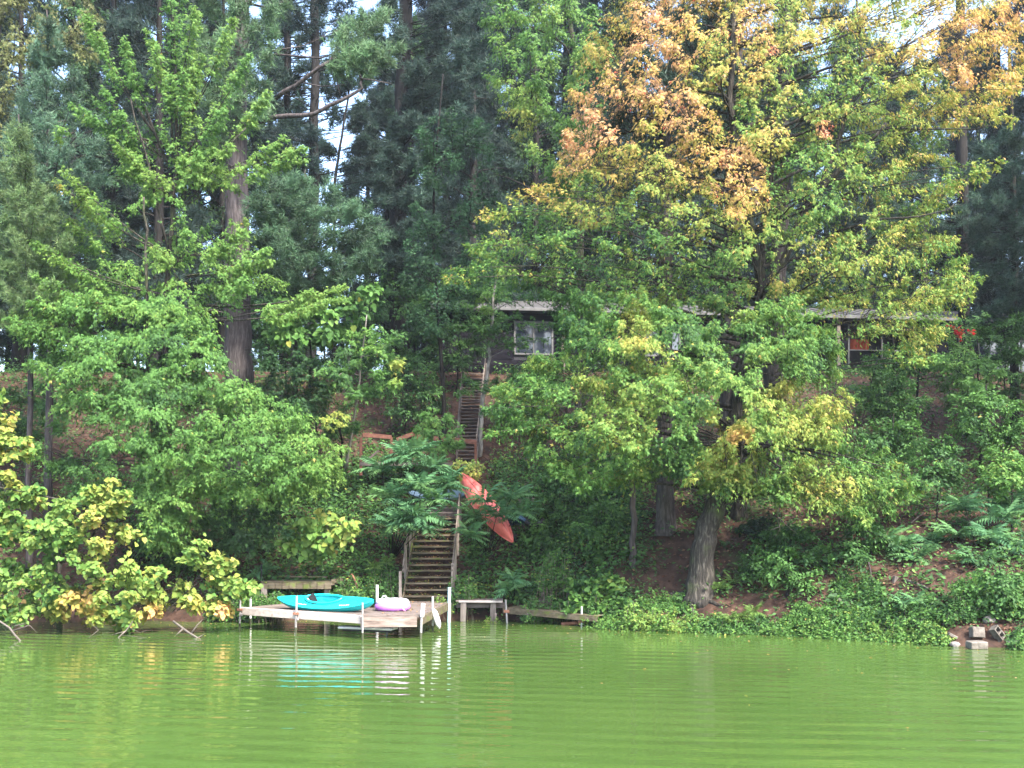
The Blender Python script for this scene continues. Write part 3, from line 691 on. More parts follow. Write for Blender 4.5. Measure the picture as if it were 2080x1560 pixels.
MB().tube([(x, -y, z) for x, y, z in sm], .009, 5, False).build('seam', 'teal', kay, smooth=True, local=True)
lg = MB()                                                # the small pale script on the bow and stern decks
for x0, n_ in ((-.95, 7), (.72, 6)):
    for k in range(n_):
        x = x0 + k * .062; q = x / (KL / 2); v = -.80; y = (half(q) + .012) * v; zz = shr(q) + .0105 + .12 * (1 - v * v) * (1 - abs(q) ** 1.6) + .02 * .2
        v2 = -.62; y2 = (half(q) + .012) * v2; z2 = shr(q) + .0105 + .085 * (1 - v2 * v2) * (1 - abs(q) ** 1.6) + .02 * .38
        t0 = .15 + .5 * random.random(); lg.add([(x, y, zz + .004), (x + .038, y, zz + .004), (x + .05, y + (y2 - y) * t0, zz + (z2 - zz) * t0 + .004), (x + .015, y + (y2 - y) * t0, zz + (z2 - zz) * t0 + .004)], [(0, 1, 2, 3)])
lg.build('lettering', 'vinyl_white', kay, local=True)
# overturned red canoe on the bank
cb_, ct_ = W(1040, 1098, 36.6), W(934, 962, 38.6)
can = empty('canoe', tuple((cb_ + ct_) / 2), 'faded red overturned canoe lying steeply on the bank above the stairs', 'canoe')
hull, deck, half, shr = kayak_mesh('canoe', None, L=float(np.linalg.norm(ct_ - cb_)) * 1.02, B=.40, hh=.34, rise=.12, cockpit=(0, 0, .3), keel=.05, nv=15)
ax_ = unit(ct_ - cb_); face = unit(np.array((-.10, -.72, .60)) - ax_ * np.dot((-.10, -.72, .60), ax_)); yy = np.cross(-face, ax_)
mw = Matrix([[ax_[i], yy[i], -face[i], 0] for i in range(3)] + [[0, 0, 0, 1]])
can.rotation_euler = mw.to_euler(); can.location = Vector(((cb_ + ct_) / 2)) + Vector(face) * .40
hull.build('hull', 'canoe', can, smooth=True, local=True)
gl = [(q * float(np.linalg.norm(ct_ - cb_)) * .51, half(q), shr(q)) for q in np.linspace(-1, 1, 41)]
for s_ in (1, -1): MB().tube([(x, y * s_, z) for x, y, z in gl], .022, 5, False).build('gunwale', 'canoe', can, smooth=True, local=True)
kl = [(q * float(np.linalg.norm(ct_ - cb_)) * .5, 0, (abs(q) ** 5) * (.34 * .9 + .06) - .05 * (1 - abs(q) ** 4) - .004) for q in np.linspace(-.98, .98, 33)]
MB().tube(kl, .018, 5, False).build('keel', 'canoe', can, smooth=True, local=True)
# two more boats half hidden by the sumac
def hidden_boat(name, label, px, py, Y, L, m, rz, roll):
    c = W(px, py, Y); e = empty(name, tuple(c), label, 'kayak'); h_, d_, hf, sh = kayak_mesh(name, None, L=L, B=.34, hh=.2, cockpit=(0, .5, .23))
    h_.build('hull', m, e, smooth=True, local=True); d_.build('deck', m, e, smooth=True, local=True); e.rotation_euler = (R(roll), 0, rz)
hidden_boat('pale_kayak', 'pale blue kayak glimpsed through the sumac left of the red canoe', 896, 1012, 39.4, 2.6, 'skyblue', R(-8), 35)
hidden_boat('dark_kayak', 'dark navy kayak end sticking out behind the red canoe', 1036, 1048, 38.2, 1.5, 'blue_plastic', R(-24), 150)
ty = empty('tyre_swing', tuple(W(1085, 1058, 37.9)), 'black rubber tyre lying on the bank right of the red canoe', 'tyre')
rg = []
for a in np.linspace(0, 2 * math.pi, 25): rg.append(W(1085, 1058, 37.9) + np.array((.33 * math.cos(a), .30 * math.sin(a), .16 * math.sin(a))))
MB().tube(rg, .09, 8, False).build('tread_ring', 'black', ty, smooth=True)
bn = empty('plank_seat', tuple(W(1072, 1014, 39.5)), 'pale grey plank seat on short legs right of the canoe tip', 'bench')
for dz in (0, 5): MB().bar(W(1052, 1010 + dz, 39.5 - dz * .03), W(1086, 1013 + dz, 39.5 - dz * .03), .14, .05).build('plank', 'board_grey', bn)
for px in (1057, 1082): MB().bar(W(px, 1013, 39.5), W(px, 1040, 39.5), .08, .08, (0, 1, 0)).build('leg', 'post_wood', bn)
# ------------------------------------------------------------------ inflatable tube
tc_ = WZ(797, 1240, DZ); tb = empty('inflatable_tube', (tc_[0], tc_[1], DZ), 'pink and white inflatable tube lying right of the teal kayak', 'inflatable', rz=R(-6))
def torus(ra, rb, r0, z, flat=1.0, n=40, k=12):
    vs = []; fs = []
    for i in range(n):
        a = 2 * math.pi * i / n; wr = 1 + .03 * math.sin(a * 9)
        for j in range(k):
            b_ = 2 * math.pi * j / k; rr = r0 * wr
            vs.append(((ra + rr * math.cos(b_)) * math.cos(a), (rb + rr * math.cos(b_)) * math.sin(a), z + rr * flat * math.sin(b_)))
    for i in range(n):
        for j in range(k): fs.append((i * k + j, ((i + 1) % n) * k + j, ((i + 1) % n) * k + (j + 1) % k, i * k + (j + 1) % k))
    return MB().add(vs, fs)
torus(.42, .34, .15, .135, .9).build('lower_tube', 'vinyl_purple', tb, smooth=True, local=True)
torus(.40, .32, .135, .265, .8).build('upper_tube', 'vinyl_white', tb, smooth=True, local=True)
flo = MB(); flo.add([(0, 0, .12)] + [(.32 * math.cos(a), .25 * math.sin(a), .12) for a in np.linspace(0, 2 * math.pi, 24, endpoint=False)], [(0, i + 1, (i + 1) % 24 + 1) for i in range(24)]); flo.build('floor', 'vinyl_pink', tb, local=True)
MB().tube([(-.36, .1, .36), (-.33, .08, .44), (-.24, .06, .46), (-.18, .08, .37)], .022, 6).build('grab_handle', 'vinyl_white', tb, smooth=True, local=True)
def on_tube(a, b_, off=.004): rr = .135 + off; return ((.40 + rr * math.cos(b_)) * math.cos(a), (.32 + rr * math.cos(b_)) * math.sin(a), .265 + rr * .8 * math.sin(b_))
for (a0, a1, m_, rd) in ((-1.75, -1.15, 'vinyl_pink', .014), (-2.75, -2.5, 'print_grey', .012), (-2.3, -2.15, 'print_grey', .010), (-.75, -.6, 'print_grey', .010), (-.35, -.2, 'print_grey', .012), (1.2, 1.6, 'vinyl_pink', .012), (-1.0, -.9, 'vinyl_pink', .012)):
    MB().tube([on_tube(a0 + (a1 - a0) * f, .75 - .9 * math.sin(f * 3.0) * (.6 if m_ == 'vinyl_pink' else .4) + .2) for f in np.linspace(0, 1, 9)], rd, 5).build('printed_mark', m_, tb, smooth=True, local=True)
MB().tube([(.40, -.38, .10), (.47, -.43, .06), (.50, -.40, .03)], .02, 6).build('valve', 'vinyl_pink', tb, smooth=True, local=True)
# ------------------------------------------------------------------ fender, float board
f0, f1 = W(879.5, 1234, 31.2), W(893, 1277, 31.1); fd = unit(f1 - f0); fl_ = np.linalg.norm(f1 - f0)
fe = empty('fender', tuple(f0), 'white boat fender hanging from the right side post of the dock', 'fender')
MB().tube([f0 + fd * fl_ * q for q in (.06, .10, .18, .3, .5, .7, .84, .92, .95, 1.0)], [.02, .05, .085, .1, .105, .1, .085, .05, .03, .026], 12).build('body', 'pvc', fe, smooth=True)
MB().tube([W(879, 1228, 31.25), f0 + fd * .08], .008, 5).build('rope', 'deadwood', fe)
a, b = W(690, 1275, 30.0), W(800, 1279, 29.5)
fb = empty('white_board', tuple((a + b) / 2), 'white board with dark underside slung low under the front of the dock', 'board')
MB().bar(a + (0, .25, 0), b + (0, .25, 0), .5, .07).build('slab', 'pvc', fb, bevel=.02)
MB().bar(a + (.15, .26, -.065), b + (-.05, .26, -.065), .44, .06).build('underside', 'black', fb)
# ------------------------------------------------------------------ old platform on the left shore
pf = empty('old_platform', tuple(W(605, 1190, 35.6)), 'low mossy timber platform on the shore behind the kayak', 'platform')
pa, pb = W(531, 1181, 35.3), W(673, 1184, 35.1); pz = (pa[2] + pb[2]) / 2; pa[2] = pb[2] = pz
pd = unit(pb - pa); pn = np.array((-pd[1], pd[0], 0))
for k in range(8): MB().bar(pa + pn * (.09 + k * .17) + pd * random.uniform(-.05, .05), pb + pn * (.09 + k * .17) + pd * (.1 + random.uniform(-.05, .05)), .155, .045).build('plank', 'wood_moss', pf)
nblk = 10
for k in range(nblk):
    q = pa + (pb - pa) * ((k + .5) / nblk); MB().frame_box(q - pn * .012 - ZUP * (.13 + .008 * random.random()), pd * (np.linalg.norm(pb - pa) / nblk / 2 - .008), pn * .03, ZUP * .105).build('front_block', 'wood_moss', pf, bevel=.006)
for px in (536, 664):
    q = W(px, 1190, 35.25); MB().bar(q + (0, .08, -1.6), q + (0, .08, .05), .2, .16, (0, 1, 0)).build('leg', 'post_wood', pf)
MB().bar(pa + pd * .25 + pn * 1.2 + ZUP * .14, pb - pd * .5 + pn * 1.25 + ZUP * .12, .22, .05).build('loose_board', 'wood_moss', pf)
MB().bar(pb + pd * .02, pb + pd * .1 + pn * 1.3, .05, .2).build('side_board', 'wood_moss', pf)
q = W(531, 1145, 35.4); MB().tube([(q[0], q[1], -.2), tuple(q)], .03, 7).build('pipe_post', 'black', pf)
# ------------------------------------------------------------------ bench-like dock stub and sunken section to its right
st = empty('dock_stub', tuple(W(970, 1240, 34.6)), 'short grey timber dock stub on two square legs right of the stairs', 'dock')
s0, s1 = W(932, 1222, 34.6), W(1021, 1223, 34.5); s0[2] = s1[2] = .70
for k in range(8): MB().bar(s0 + (-.12 if k else 0, .07 + k * .145, 0), s1 + (0, .07 + k * .145, random.uniform(-.01, .01)), .135, .07 if k == 0 else .05).build('plank', 'beam_white' if k == 0 else 'board_grey', st, bevel=.006)
MB().bar(s0 + (-.1, .3, -.14), s1 + (.1, .3, -.14), .05, .2).build('cross_beam', 'stair_dark', st)
for px in (939.5, 1000):
    q = W(px, 1230, 34.62); MB().bar((q[0], q[1] + .1, -1), (q[0] + .03, q[1] + .08, .655), .2, .15, (0, 1, 0)).build('leg', 'post_wood', st, bevel=.012)
q = W(1000, 1250, 34.5); MB().bar((q[0] + .12, q[1], -.6), (q[0] + .12, q[1], .3), .06, .1, (0, 1, 0)).build('leg', 'board_grey', st)
sk_ = empty('sunken_dock_section', tuple(W(1120, 1255, 33.8)), 'low tilted grey dock section sinking along the bank', 'dock')
t0, t1 = W(1022, 1240, 34.3), W(1213, 1257, 32.6)
td = unit(t1 - t0); tn = unit(np.array((-td[1], td[0], 0)))
MB().bar(t0, t1, .07, .2).build('beam', 'wood_moss', sk_, bevel=.008)
for k in range(19):
    q = t0 + (t1 - t0) * ((k + .5) / 19) + ZUP * .08; MB().bar(q + tn * .04, q + tn * (1.2 + random.uniform(-.05, .05)), .155, .035).build('plank', 'wood_moss', sk_)
MB().bar(t0 + tn * 1.2, t1 + tn * 1.2, .06, .18).build('beam', 'stair_dark', sk_)
for (px, tp_, Y, m_, ln_) in ((1181.5, 1232, 33.0, 'pvc', 0), (1030, 1218, 34.1, 'pipe', .05)):
    q = W(px, tp_, Y); pp = MB().tube([(q[0] + ln_, q[1], -.8), (q[0] - ln_, q[1], q[2])], .032, 8).build('pipe_post', m_, sk_)
    MB().box(q[0] - .12, q[0] + .08, q[1] - .05, q[1] + .06, .12 if Y < 34 else .35, .2 if Y < 34 else .45).build('bracket', 'rust', pp, bevel=.01)
lg_ = WZ(1140, 1268, .03); lo = MB(); lo.tube([lg_, lg_ + (.5, -.05, .05), lg_ + (1.1, -.1, .0)], [.07, .06, .03], 7)
tag(lo.build('driftwood', 'rust', smooth=True), 'brown driftwood log floating under the sunken dock section', 'driftwood')
# ================================================================== TREES
def pine(name, label, pts, r0, r1, seed, tips=None, poly=None, Y0=None, thick=2.5, layers=(-.9, -.2, .5), dmin=60, col=(.040, .075, .045), group=None, bark='bark_pine',
         size=.26, leafy=(1.0, 1.9), wid=.55, ntw=13, nlf=7, asc=.1, holes=(), extra_limbs=(), tmpl=T_TUFT, dead=0, flat=.55, edge=120., base=None):
    t = Tree(name, label, 'tree', pts[0] if base is None else base, seed, group, bark, tmpl, 'needle'); t.trunk(pts, r0, r1, amp=.03, n=12, flare=1.25)
    cf = plain(col, .16, .22)
    kw = dict(flat=flat, droop=-.10, up=.3, out=.3, rnd=.9, taper=.7, fwd=.8, tipdown=-.35, arch=-.06)
    if poly is not None: fill(t, poly, Y0, thick, layers, dmin, cf, asc=asc, leafy=leafy, wid=wid, ntw=ntw, nlf=nlf, size=size, holes=holes, edge=edge, rad=.022, scaffold=False, **kw)
    for (px, py, Y, lf, wd, *at) in (tips or ()):
        p = W(px, py, Y); zt = np.clip(p[2] - asc * 2, pts[0][2] + 1, pts[-1][2] - .1); a = W(*at[0]) if at else poly_at(t.axis, zt)
        t.branch(a, p, lf, wd, ntw * 2, nlf + 1, size, cf, .025, center=pts[0], **kw)
    for k in range(dead):                                    # bare lower limbs
        f = t.r.uniform(.15, .75); a = t.axis[0] + (t.axis[-1] - t.axis[0]) * f; a = poly_at(t.axis, a[2]); g = t.r.uniform(0, 6.28); Ld = t.r.uniform(.6, 2.4)
        b = a + np.array((math.cos(g) * Ld, -abs(math.sin(g)) * Ld, t.r.uniform(-.4, .5))); t.limb([a, (a + b) / 2 + ZUP * .1, b], .035, .008)
    for pl, ra, rb in extra_limbs: t.limb([W(*q) for q in pl], ra, rb)
    return t
def tr(*q): return [W(*p) for p in q]
def down(px, py, Y, f=.3):                      # foot of a trunk whose base is hidden: straight down to the ground
    p = W(px, py, Y); p[2] = float(ground(p[0], p[1])) - f; return p
def gb(px, py, f=.25):
    p = G(px, py); p[2] -= f; return p

# ---- the bright green maple on the left
t = Tree('maple_tree', 'bright green maple spreading over the left bank, tallest of the sunlit leafy trees there', 'tree', down(318, 1100, 36.3), 11, leaf=T_MAPLE3)
t.trunk([down(318, 1100, 36.3), W(322, 900, 36), W(330, 700, 35.6), W(345, 500, 35.2), W(360, 300, 34.8), W(352, 60, 34.4), W(350, -120, 34.2)], .15, .025)
t.limb(tr((316, 1000, 36.1), (298, 700, 35), (297, 500, 34.2), (292, 400, 33.8)), .09, .03)
t.limb(tr((345, 520, 35.2), (300, 330, 34.3), (265, 200, 33.8)), .05, .02)
t.limb(tr((352, 420, 35), (430, 330, 34.2), (500, 260, 33.8)), .05, .02)
cM = zones(1.35, [(480, 130, 60, 1.3), (345, 60, 90, 1.15), (240, 200, 90, 1.1), (150, 365, 60, 1.7), (120, 385, 22, 3.5), (520, 900, 150, .95), (300, 800, 200, .7), (180, 980, 140, .55)], .22, .2, .004)
def spear(tip, a, n=1.0, lf=1.9, wd=.42, Y=33.6, sag=.1):
    p = W(tip[0], tip[1], Y + t.r.normal() * .25); q = W(a[0], a[1], 35.0)
    t.branch(q, p, min(lf, np.linalg.norm(p - q) * .85), wd, int(46 * n), 9, .135, cM, .02, arch=-sag, center=(q[0], q[1] + 3), flat=.8, droop=.2, up=.45, out=.95, rnd=.4, tipdown=.8, taper=.75, fwd=.5)
for tip, a, lf, wd in [(x[0], x[1], x[2], x[3] * .86) for x in (((168, 18), (335, 300), 2.6, .42), ((250, 78), (340, 330), 2.4, .46), ((345, -60), (352, 200), 3.2, .55), ((300, 60), (350, 230), 2.0, .45), ((395, 10), (355, 230), 2.4, .5),
                       ((474, 38), (360, 280), 2.0, .38), ((412, 110), (358, 280), 1.8, .4), ((508, 112), (370, 320), 1.9, .34), ((550, 183), (380, 370), 2.2, .40), ((455, 218), (370, 330), 1.6, .4), ((345, 145), (350, 320), 2, .5), ((375, 150), (355, 330), 1.8, .45),
                       ((620, 300), (430, 350), 2.6, .34), ((580, 280), (430, 350), 1.6, .34), ((146, 212), (320, 290), 2.2, .36), ((120, 258), (150, 270), .5, .25), ((228, 275), (345, 400), 2.2, .5), ((205, 180), (330, 320), 2.0, .46), ((435, 300), (365, 420), 1.6, .42),
                       ((128, 345), (345, 520), 2.8, .52), ((470, 290), (370, 420), 1.6, .42), ((405, 298), (360, 420), 1.5, .5), ((62, 488), (340, 600), 3.0, .45), ((500, 470), (380, 520), 2.0, .5), ((545, 505), (380, 560), 2.2, .48), ((310, 500), (330, 560), 1.0, .5),
                       ((700, 582), (420, 620), 3.2, .40), ((640, 590), (420, 650), 2.2, .42), ((12, 645), (300, 700), 3.0, .5), ((70, 560), (300, 640), 2.2, .5), ((500, 560), (400, 640), 1.6, .5))]:
    spear(tip, a, lf / 1.8, lf, wd); spear((tip[0] + t.r.normal() * 14, tip[1] + 22), a, lf / 2.4, lf, wd * .9, 34.1)
up_ = [(300, 230), (420, 230), (480, 330), (490, 420), (540, 520), (610, 585), (470, 590), (430, 640), (150, 600), (100, 520), (150, 400), (230, 300)]
fill(t, up_, 34.9, 1.5, (-.6, .5), 62, cM, asc=.6, leafy=(.9, 1.6), wid=.6, ntw=22, nlf=11, size=.135, rad=.014, arch=-.03, flat=.3, droop=.4, up=.5, out=.95, rnd=.38, tipdown=.9, holes=((355, 262, 16), (300, 445, 16), (345, 430, 18)))
lo_ = [(20, 640), (110, 580), (230, 590), (420, 610), (455, 700), (470, 760), (560, 790), (640, 840), (700, 900), (712, 950), (660, 1000), (560, 1010), (440, 1000), (380, 1060), (350, 1120), (305, 1100), (270, 1030), (150, 1000), (60, 900), (110, 850), (95, 780), (40, 720)]
fill(t, lo_, 33.9, 2.2, (-1, -.5, 0, .5, .9), 50, cM, asc=.18, leafy=(1.0, 1.7), wid=.9, ntw=19, nlf=11, size=.15, rad=.014, flat=.2, droop=.55, up=.5, out=.95, rnd=.38, tipdown=.95, arch=.09,
     holes=((160, 880, 55), (110, 900, 40), (240, 920, 30), (60, 800, 60), (500, 690, 45)))
t.done(300, gaps=((355, 262, 16, 1.6), (300, 440, 15, 1.6), (345, 430, 16, 1.8), (485, 700, 34, 1.7), (160, 885, 34, .7), (110, 910, 30, .8), (245, 930, 28, .6), (210, 330, 18, .8), (430, 170, 14, 1.2), (330, 560, 14, .8), (50, 770, 26, .7), (220, 760, 16, .5), (400, 720, 18, .5), (380, 860, 22, .5)))

# ---- basswood leaning out over the water, lower left
t = Tree('basswood_tree', 'yellowing broad leaved basswood drooping over the water at the lower left corner', 'tree', down(120, 1180, 34.2), 12, leaf=T_HEART)
t.trunk([down(120, 1180, 34.2), W(118, 1150, 33.8), W(60, 1060, 33.0), W(-20, 960, 32), W(-60, 850, 31.4)], .10, .04)
t.limb(tr((205, 1140, 31.6), (190, 1090, 31.4), (200, 1040, 31.2), (150, 1020, 31), (0, 990, 30.6)), .035, .02)
cB = zones(1.75, [(30, 870, 70, 2.6), (20, 940, 60, 2.8), (150, 1230, 60, 3.2), (240, 1090, 80, 2.4), (460, 1150, 60, 2.1), (400, 1250, 60, 2.9), (175, 1215, 24, 4.4), (450, 1245, 26, 4.7), (310, 1250, 26, 4.2), (60, 1080, 100, 1.5), (120, 1160, 80, 1.3), (235, 985, 50, 2.3)], .5, .3, .02)
bw = [(-30, 980), (60, 985), (130, 1000), (240, 975), (285, 1050), (292, 1130), (330, 1170), (400, 1190), (470, 1180), (515, 1190), (470, 1235), (420, 1240), (330, 1235), (290, 1268), (240, 1275), (120, 1260), (-30, 1250)]
fill(t, bw, 31.2, 1.3, (-1, -.2, .6), 50, cB, asc=.15, leafy=(.6, 1.1), wid=.42, ntw=13, nlf=8, size=.165, edge=80., rad=.012, flat=.5, droop=.3, up=.5, out=.7, tipdown=.6, arch=.08)
for tip, a in (((415, 1098), (330, 1240)), ((480, 1138), (340, 1240)), ((445, 1130), (350, 1245)), ((520, 1190), (360, 1240)), ((330, 1155), (300, 1250)), ((230, 978), (180, 1080)), ((255, 1000), (190, 1090)), ((30, 842), (-60, 950)), ((60, 890), (-60, 960)), ((70, 920), (-60, 980)), ((15, 880), (-60, 980)), ((20, 960), (-60, 1000)), ((5, 800), (-60, 900))):
    p = W(*tip, 30.6); q = W(*a, 31.2); t.branch(q, p, min(1.3, np.linalg.norm(p - q) * .9),   .34, 18, 7, .165, cB, .012, flat=.7, droop=.25, up=.45, out=.8, tipdown=.5, center=(q[0], q[1] + 3))
t.done(300, gaps=((292, 1120, 26, 1.6), (335, 1190, 24, .7), (130, 1150, 26, .6), (60, 1040, 20, .7), (195, 1080, 22, .7), (40, 1200, 26, .5), (230, 1200, 22, .6), (120, 1275, 30, .6), (310, 1275, 26, .7), (20, 1120, 20, .6), (280, 1230, 16, .7), (190, 1285, 20, .6)))

# ---- the leaning maple on the right, yellow and green, its crown low over the bank
gz = G(1418, 1212)
t = Tree('maple_tree', 'leaning maple with dark furrowed trunk at the right waterside, low yellow green crown', 'tree', gz - ZUP * .2, 13, leaf=T_MAPLE3)
Yb = gz[1]
t.trunk([gz - ZUP * .25, W(1424, 1150, Yb), W(1432, 1080, Yb), W(1455, 1020, Yb), W(1476, 975, Yb + .1), W(1490, 880, Yb + .3), W(1503, 760, Yb + .5), W(1525, 640, Yb + .8)], .46, .16, amp=.035, n=14, flare=1.3)
t.limb(tr((1490, 880, Yb + .3), (1420, 830, Yb - .5), (1330, 790, Yb - 1)), .07, .03); t.limb(tr((1500, 780, Yb + .3), (1440, 745, Yb - .3), (1370, 770, Yb - .8), (1330, 800, Yb - 1)), .06, .03)
t.limb(tr((1485, 930, Yb), (1580, 900, Yb - .8), (1700, 930, Yb - 1.2)), .07, .03); t.limb(tr((1513, 870, Yb), (1507, 905, Yb - 1.4), (1500, 960, Yb - 1.5)), .05, .045)
for k in range(7):
    a = k * .95 + .3; P_ = []
    for d in (.28, .5, .8, 1.15, 1.5):
        x_ = gz[0] + math.cos(a + d * .25) * d; y_ = gz[1] + math.sin(a + d * .25) * d * .9; P_.append(np.array((x_, y_, float(ground(x_, y_)) + .10 - .10 * d)))
    MB().tube(noisy(P_, t.r, .02, 2), np.linspace(.13, .02, 9), 7).build('root', 'bark_maple', t.o, smooth=True)
cL = zones(1.3, [(1640, 850, 85, 2.55), (1690, 830, 50, 2.7), (1590, 810, 50, 2.6), (1490, 930, 75, 2.2), (1440, 960, 60, 2.0), (1500, 890, 40, 3.9), (1455, 870, 40, 2.8), (1290, 665, 55, 2.4), (1240, 800, 70, 1.9), (1290, 850, 60, 2.0), (1690, 985, 60, 2.3), (1640, 960, 60, 2.2),
              (1820, 960, 90, 1.15), (1760, 930, 60, .95), (1070, 850, 110, .95), (1380, 920, 70, .7), (1200, 650, 90, .7), (1400, 660, 110, .75), (1560, 660, 100, .95), (1650, 720, 80, .85), (1520, 1000, 40, 2.2), (1180, 940, 90, 1.3), (1330, 720, 50, 1.7)], .38, .4, .015)
crown_lo = [(1130, 690), (1150, 590), (1240, 580), (1330, 610), (1420, 640), (1540, 610), (1620, 590), (1690, 640), (1710, 720), (1725, 790), (1735, 850), (1790, 890), (1840, 950), (1885, 985), (1850, 1015), (1770, 1045), (1700, 1030), (1610, 1010), (1540, 985), (1440, 985), (1395, 960), (1320, 970), (1240, 985), (1160, 985), (1120, 950), (1060, 890), (1000, 870), (1000, 790), (1060, 730)]
fill(t, crown_lo, 32.4, 3.0, (-1, -.55, -.05, .5), 50, cL, asc=.15, leafy=(1.0, 1.7), wid=.85, ntw=23, nlf=12, size=.14, rad=.014, flat=.2, droop=.55, up=.5, out=.95, rnd=.38, tipdown=.95, arch=.08, edge=170.,
     holes=((1485, 820, 34), (1440, 880, 32), (1500, 740, 30), (1350, 860, 24), (1560, 740, 30), (1480, 690, 28), (1515, 910, 22), (1350, 1000, 26), (1240, 930, 14), (1560, 790, 26)))
for tip in ((1888, 985), (1860, 1010), (1770, 1055), (1735, 1040), (1170, 990), (1130, 965), (990, 880), (985, 830), (1010, 785), (1400, 975), (1690, 1035), (1600, 1015)):
    p = W(tip[0], tip[1], 30.6); q = W(1490, 900, Yb); t.branch(q, p, 1.5, .5, 20, 8, .16, cL, .02, flat=.4, droop=.35, center=q)
# bare hanging twigs under the crown
for pl in (((1590, 1010, 30.9), (1578, 1045, 30.8), (1585, 1075, 30.8), (1572, 1095, 30.8)), ((1580, 1050, 30.8), (1600, 1070, 30.8), (1620, 1085, 30.8)), ((1585, 1070, 30.8), (1560, 1078, 30.8)), ((1640, 1020, 31), (1650, 1075, 31)), ((1660, 1020, 31), (1690, 1080, 31)), ((1520, 900, 31), (1535, 960, 30.8), (1538, 985, 30.8))):
    t.limb(tr(*pl), .016, .004)
t.done(300, gaps=((1485, 820, 24, 1.8), (1440, 880, 24, 1.0), (1500, 740, 18, 1.4), (1350, 860, 18, 1.6), (1566, 760, 24, 1.2), (1478, 690, 22, 1.0), (1508, 915, 14, 1.8), (1350, 985, 20, 1.2), (1240, 925, 12, .8), (1150, 830, 14, .6), (1560, 900, 16, .6), (1330, 720, 16, .5), (1650, 920, 16, .5)))

# ---- tall orange and olive maple behind it
t = Tree('maple_tree', 'tall maple turning orange and olive at upper right with a forked dark trunk', 'tree', gb(1500, 1046), 14, leaf=T_MAPLE3)
t.trunk([gb(1500, 1046), W(1503, 960, 36), W(1510, 850, 36), W(1525, 700, 35.8), W(1545, 600, 35.6), W(1540, 520, 35.5), W(1522, 450, 35.3), W(1495, 330, 35), W(1484, 200, 34.8), W(1490, 60, 34.7), W(1492, -200, 34.6)], .24, .08, n=12)
t.limb(tr((1545, 600, 35.6), (1590, 530, 35.4), (1640, 420, 35), (1720, 330, 34.5), (1800, 250, 34)), .16, .05)
t.limb(tr((1545, 590, 35.6), (1560, 430, 35.8), (1575, 250, 35.8), (1560, 80, 35.8)), .13, .06)
t.limb(tr((1640, 420, 35), (1700, 300, 35), (1745, 150, 35), (1740, 0, 35)), .1, .04)
t.limb(tr((1522, 450, 35.3), (1440, 360, 34.6), (1380, 260, 34), (1340, 160, 33.6)), .09, .03)
t.limb(tr((1700, 470, 34), (1790, 445, 33), (1870, 440, 32.6), (1925, 425, 32.4), (1950, 405, 32.4)), .045, .012); t.limb(tr((1925, 425, 32.4), (1945, 415, 32.4), (1955, 418, 32.4)), .014, .006)
t.limb(tr((1800, 260, 33.6), (1900, 262, 33), (1980, 262, 32.8), (2030, 250, 32.6)), .04, .01)
t.limb(tr((1545, 700, 35.6), (1620, 560, 35), (1720, 500, 34)), .08, .03)
cO = zones(2.15, [(1240, 90, 80, 3.6), (1440, 180, 70, 3.4), (1650, 60, 70, 3.2), (1720, 30, 60, 3.4), (1560, 300, 60, 3.0), (1360, 380, 70, 3.0), (1900, 200, 70, 3.0), (2000, 200, 60, 3.2), (1310, 130, 120, 5.0), (1240, 230, 100, 5.3), (1170, 280, 60, 5.3), (1390, 230, 90, 4.9), (1340, 40, 90, 4.6), (1420, 30, 60, 4.3), (1510, 130, 60, 4.0), (1500, 345, 90, 4.9), (1420, 330, 80, 4.3), (1530, 50, 70, 4.2), (1600, 40, 50, 2.8), (1260, 330, 60, 3.6), (1120, 380, 50, 3.4), (1200, 430, 60, 2.6),
              (1990, 90, 110, 4.3), (1920, 60, 80, 3.8), (1780, 70, 80, 3.4), (1960, 120, 90, 4.7), (2060, 40, 70, 4.4), (1850, 110, 70, 3.6), (2030, 340, 40, 2.8), (1930, 290, 50, 2.4), (1900, 400, 50, 2.3), (1860, 150, 90, 2.6), (1680, 260, 25, 6.6), (1570, 100, 15, 6.6),
              (1680, 160, 90, 2.1), (1740, 230, 90, 2.0), (1800, 580, 130, 1.9), (1880, 560, 100, 2.0), (1600, 350, 70, 1.3), (1650, 400, 80, 1.3), (1700, 100, 80, 1.8), (1760, 370, 70, 1.9), (1050, 560, 120, .95), (1000, 540, 80, 1.2), (1090, 470, 70, 1.0), (970, 435, 30, 2.7), (1210, 520, 100, .8), (1320, 500, 110, 1.1), (1440, 560, 80, .9), (1330, 440, 70, 2.2), (1420, 450, 60, 2.4), (1500, 240, 40, 1.3)], .55, .5, .03)
cr = [(1160, 180), (1190, 60), (1260, -40), (1500, -60), (1800, -60), (2090, -60), (2095, 130), (2040, 220), (1960, 250), (1900, 290), (1950, 330), (1960, 400), (1900, 430), (1960, 500), (1990, 560), (1950, 610), (1930, 670), (1880, 720), (1800, 690), (1740, 640), (1680, 620), (1600, 590), (1500, 600), (1420, 640), (1330, 610), (1200, 590), (1120, 560), (1040, 590), (940, 545), (960, 490), (1030, 460), (1080, 400), (1130, 350), (1140, 260)]
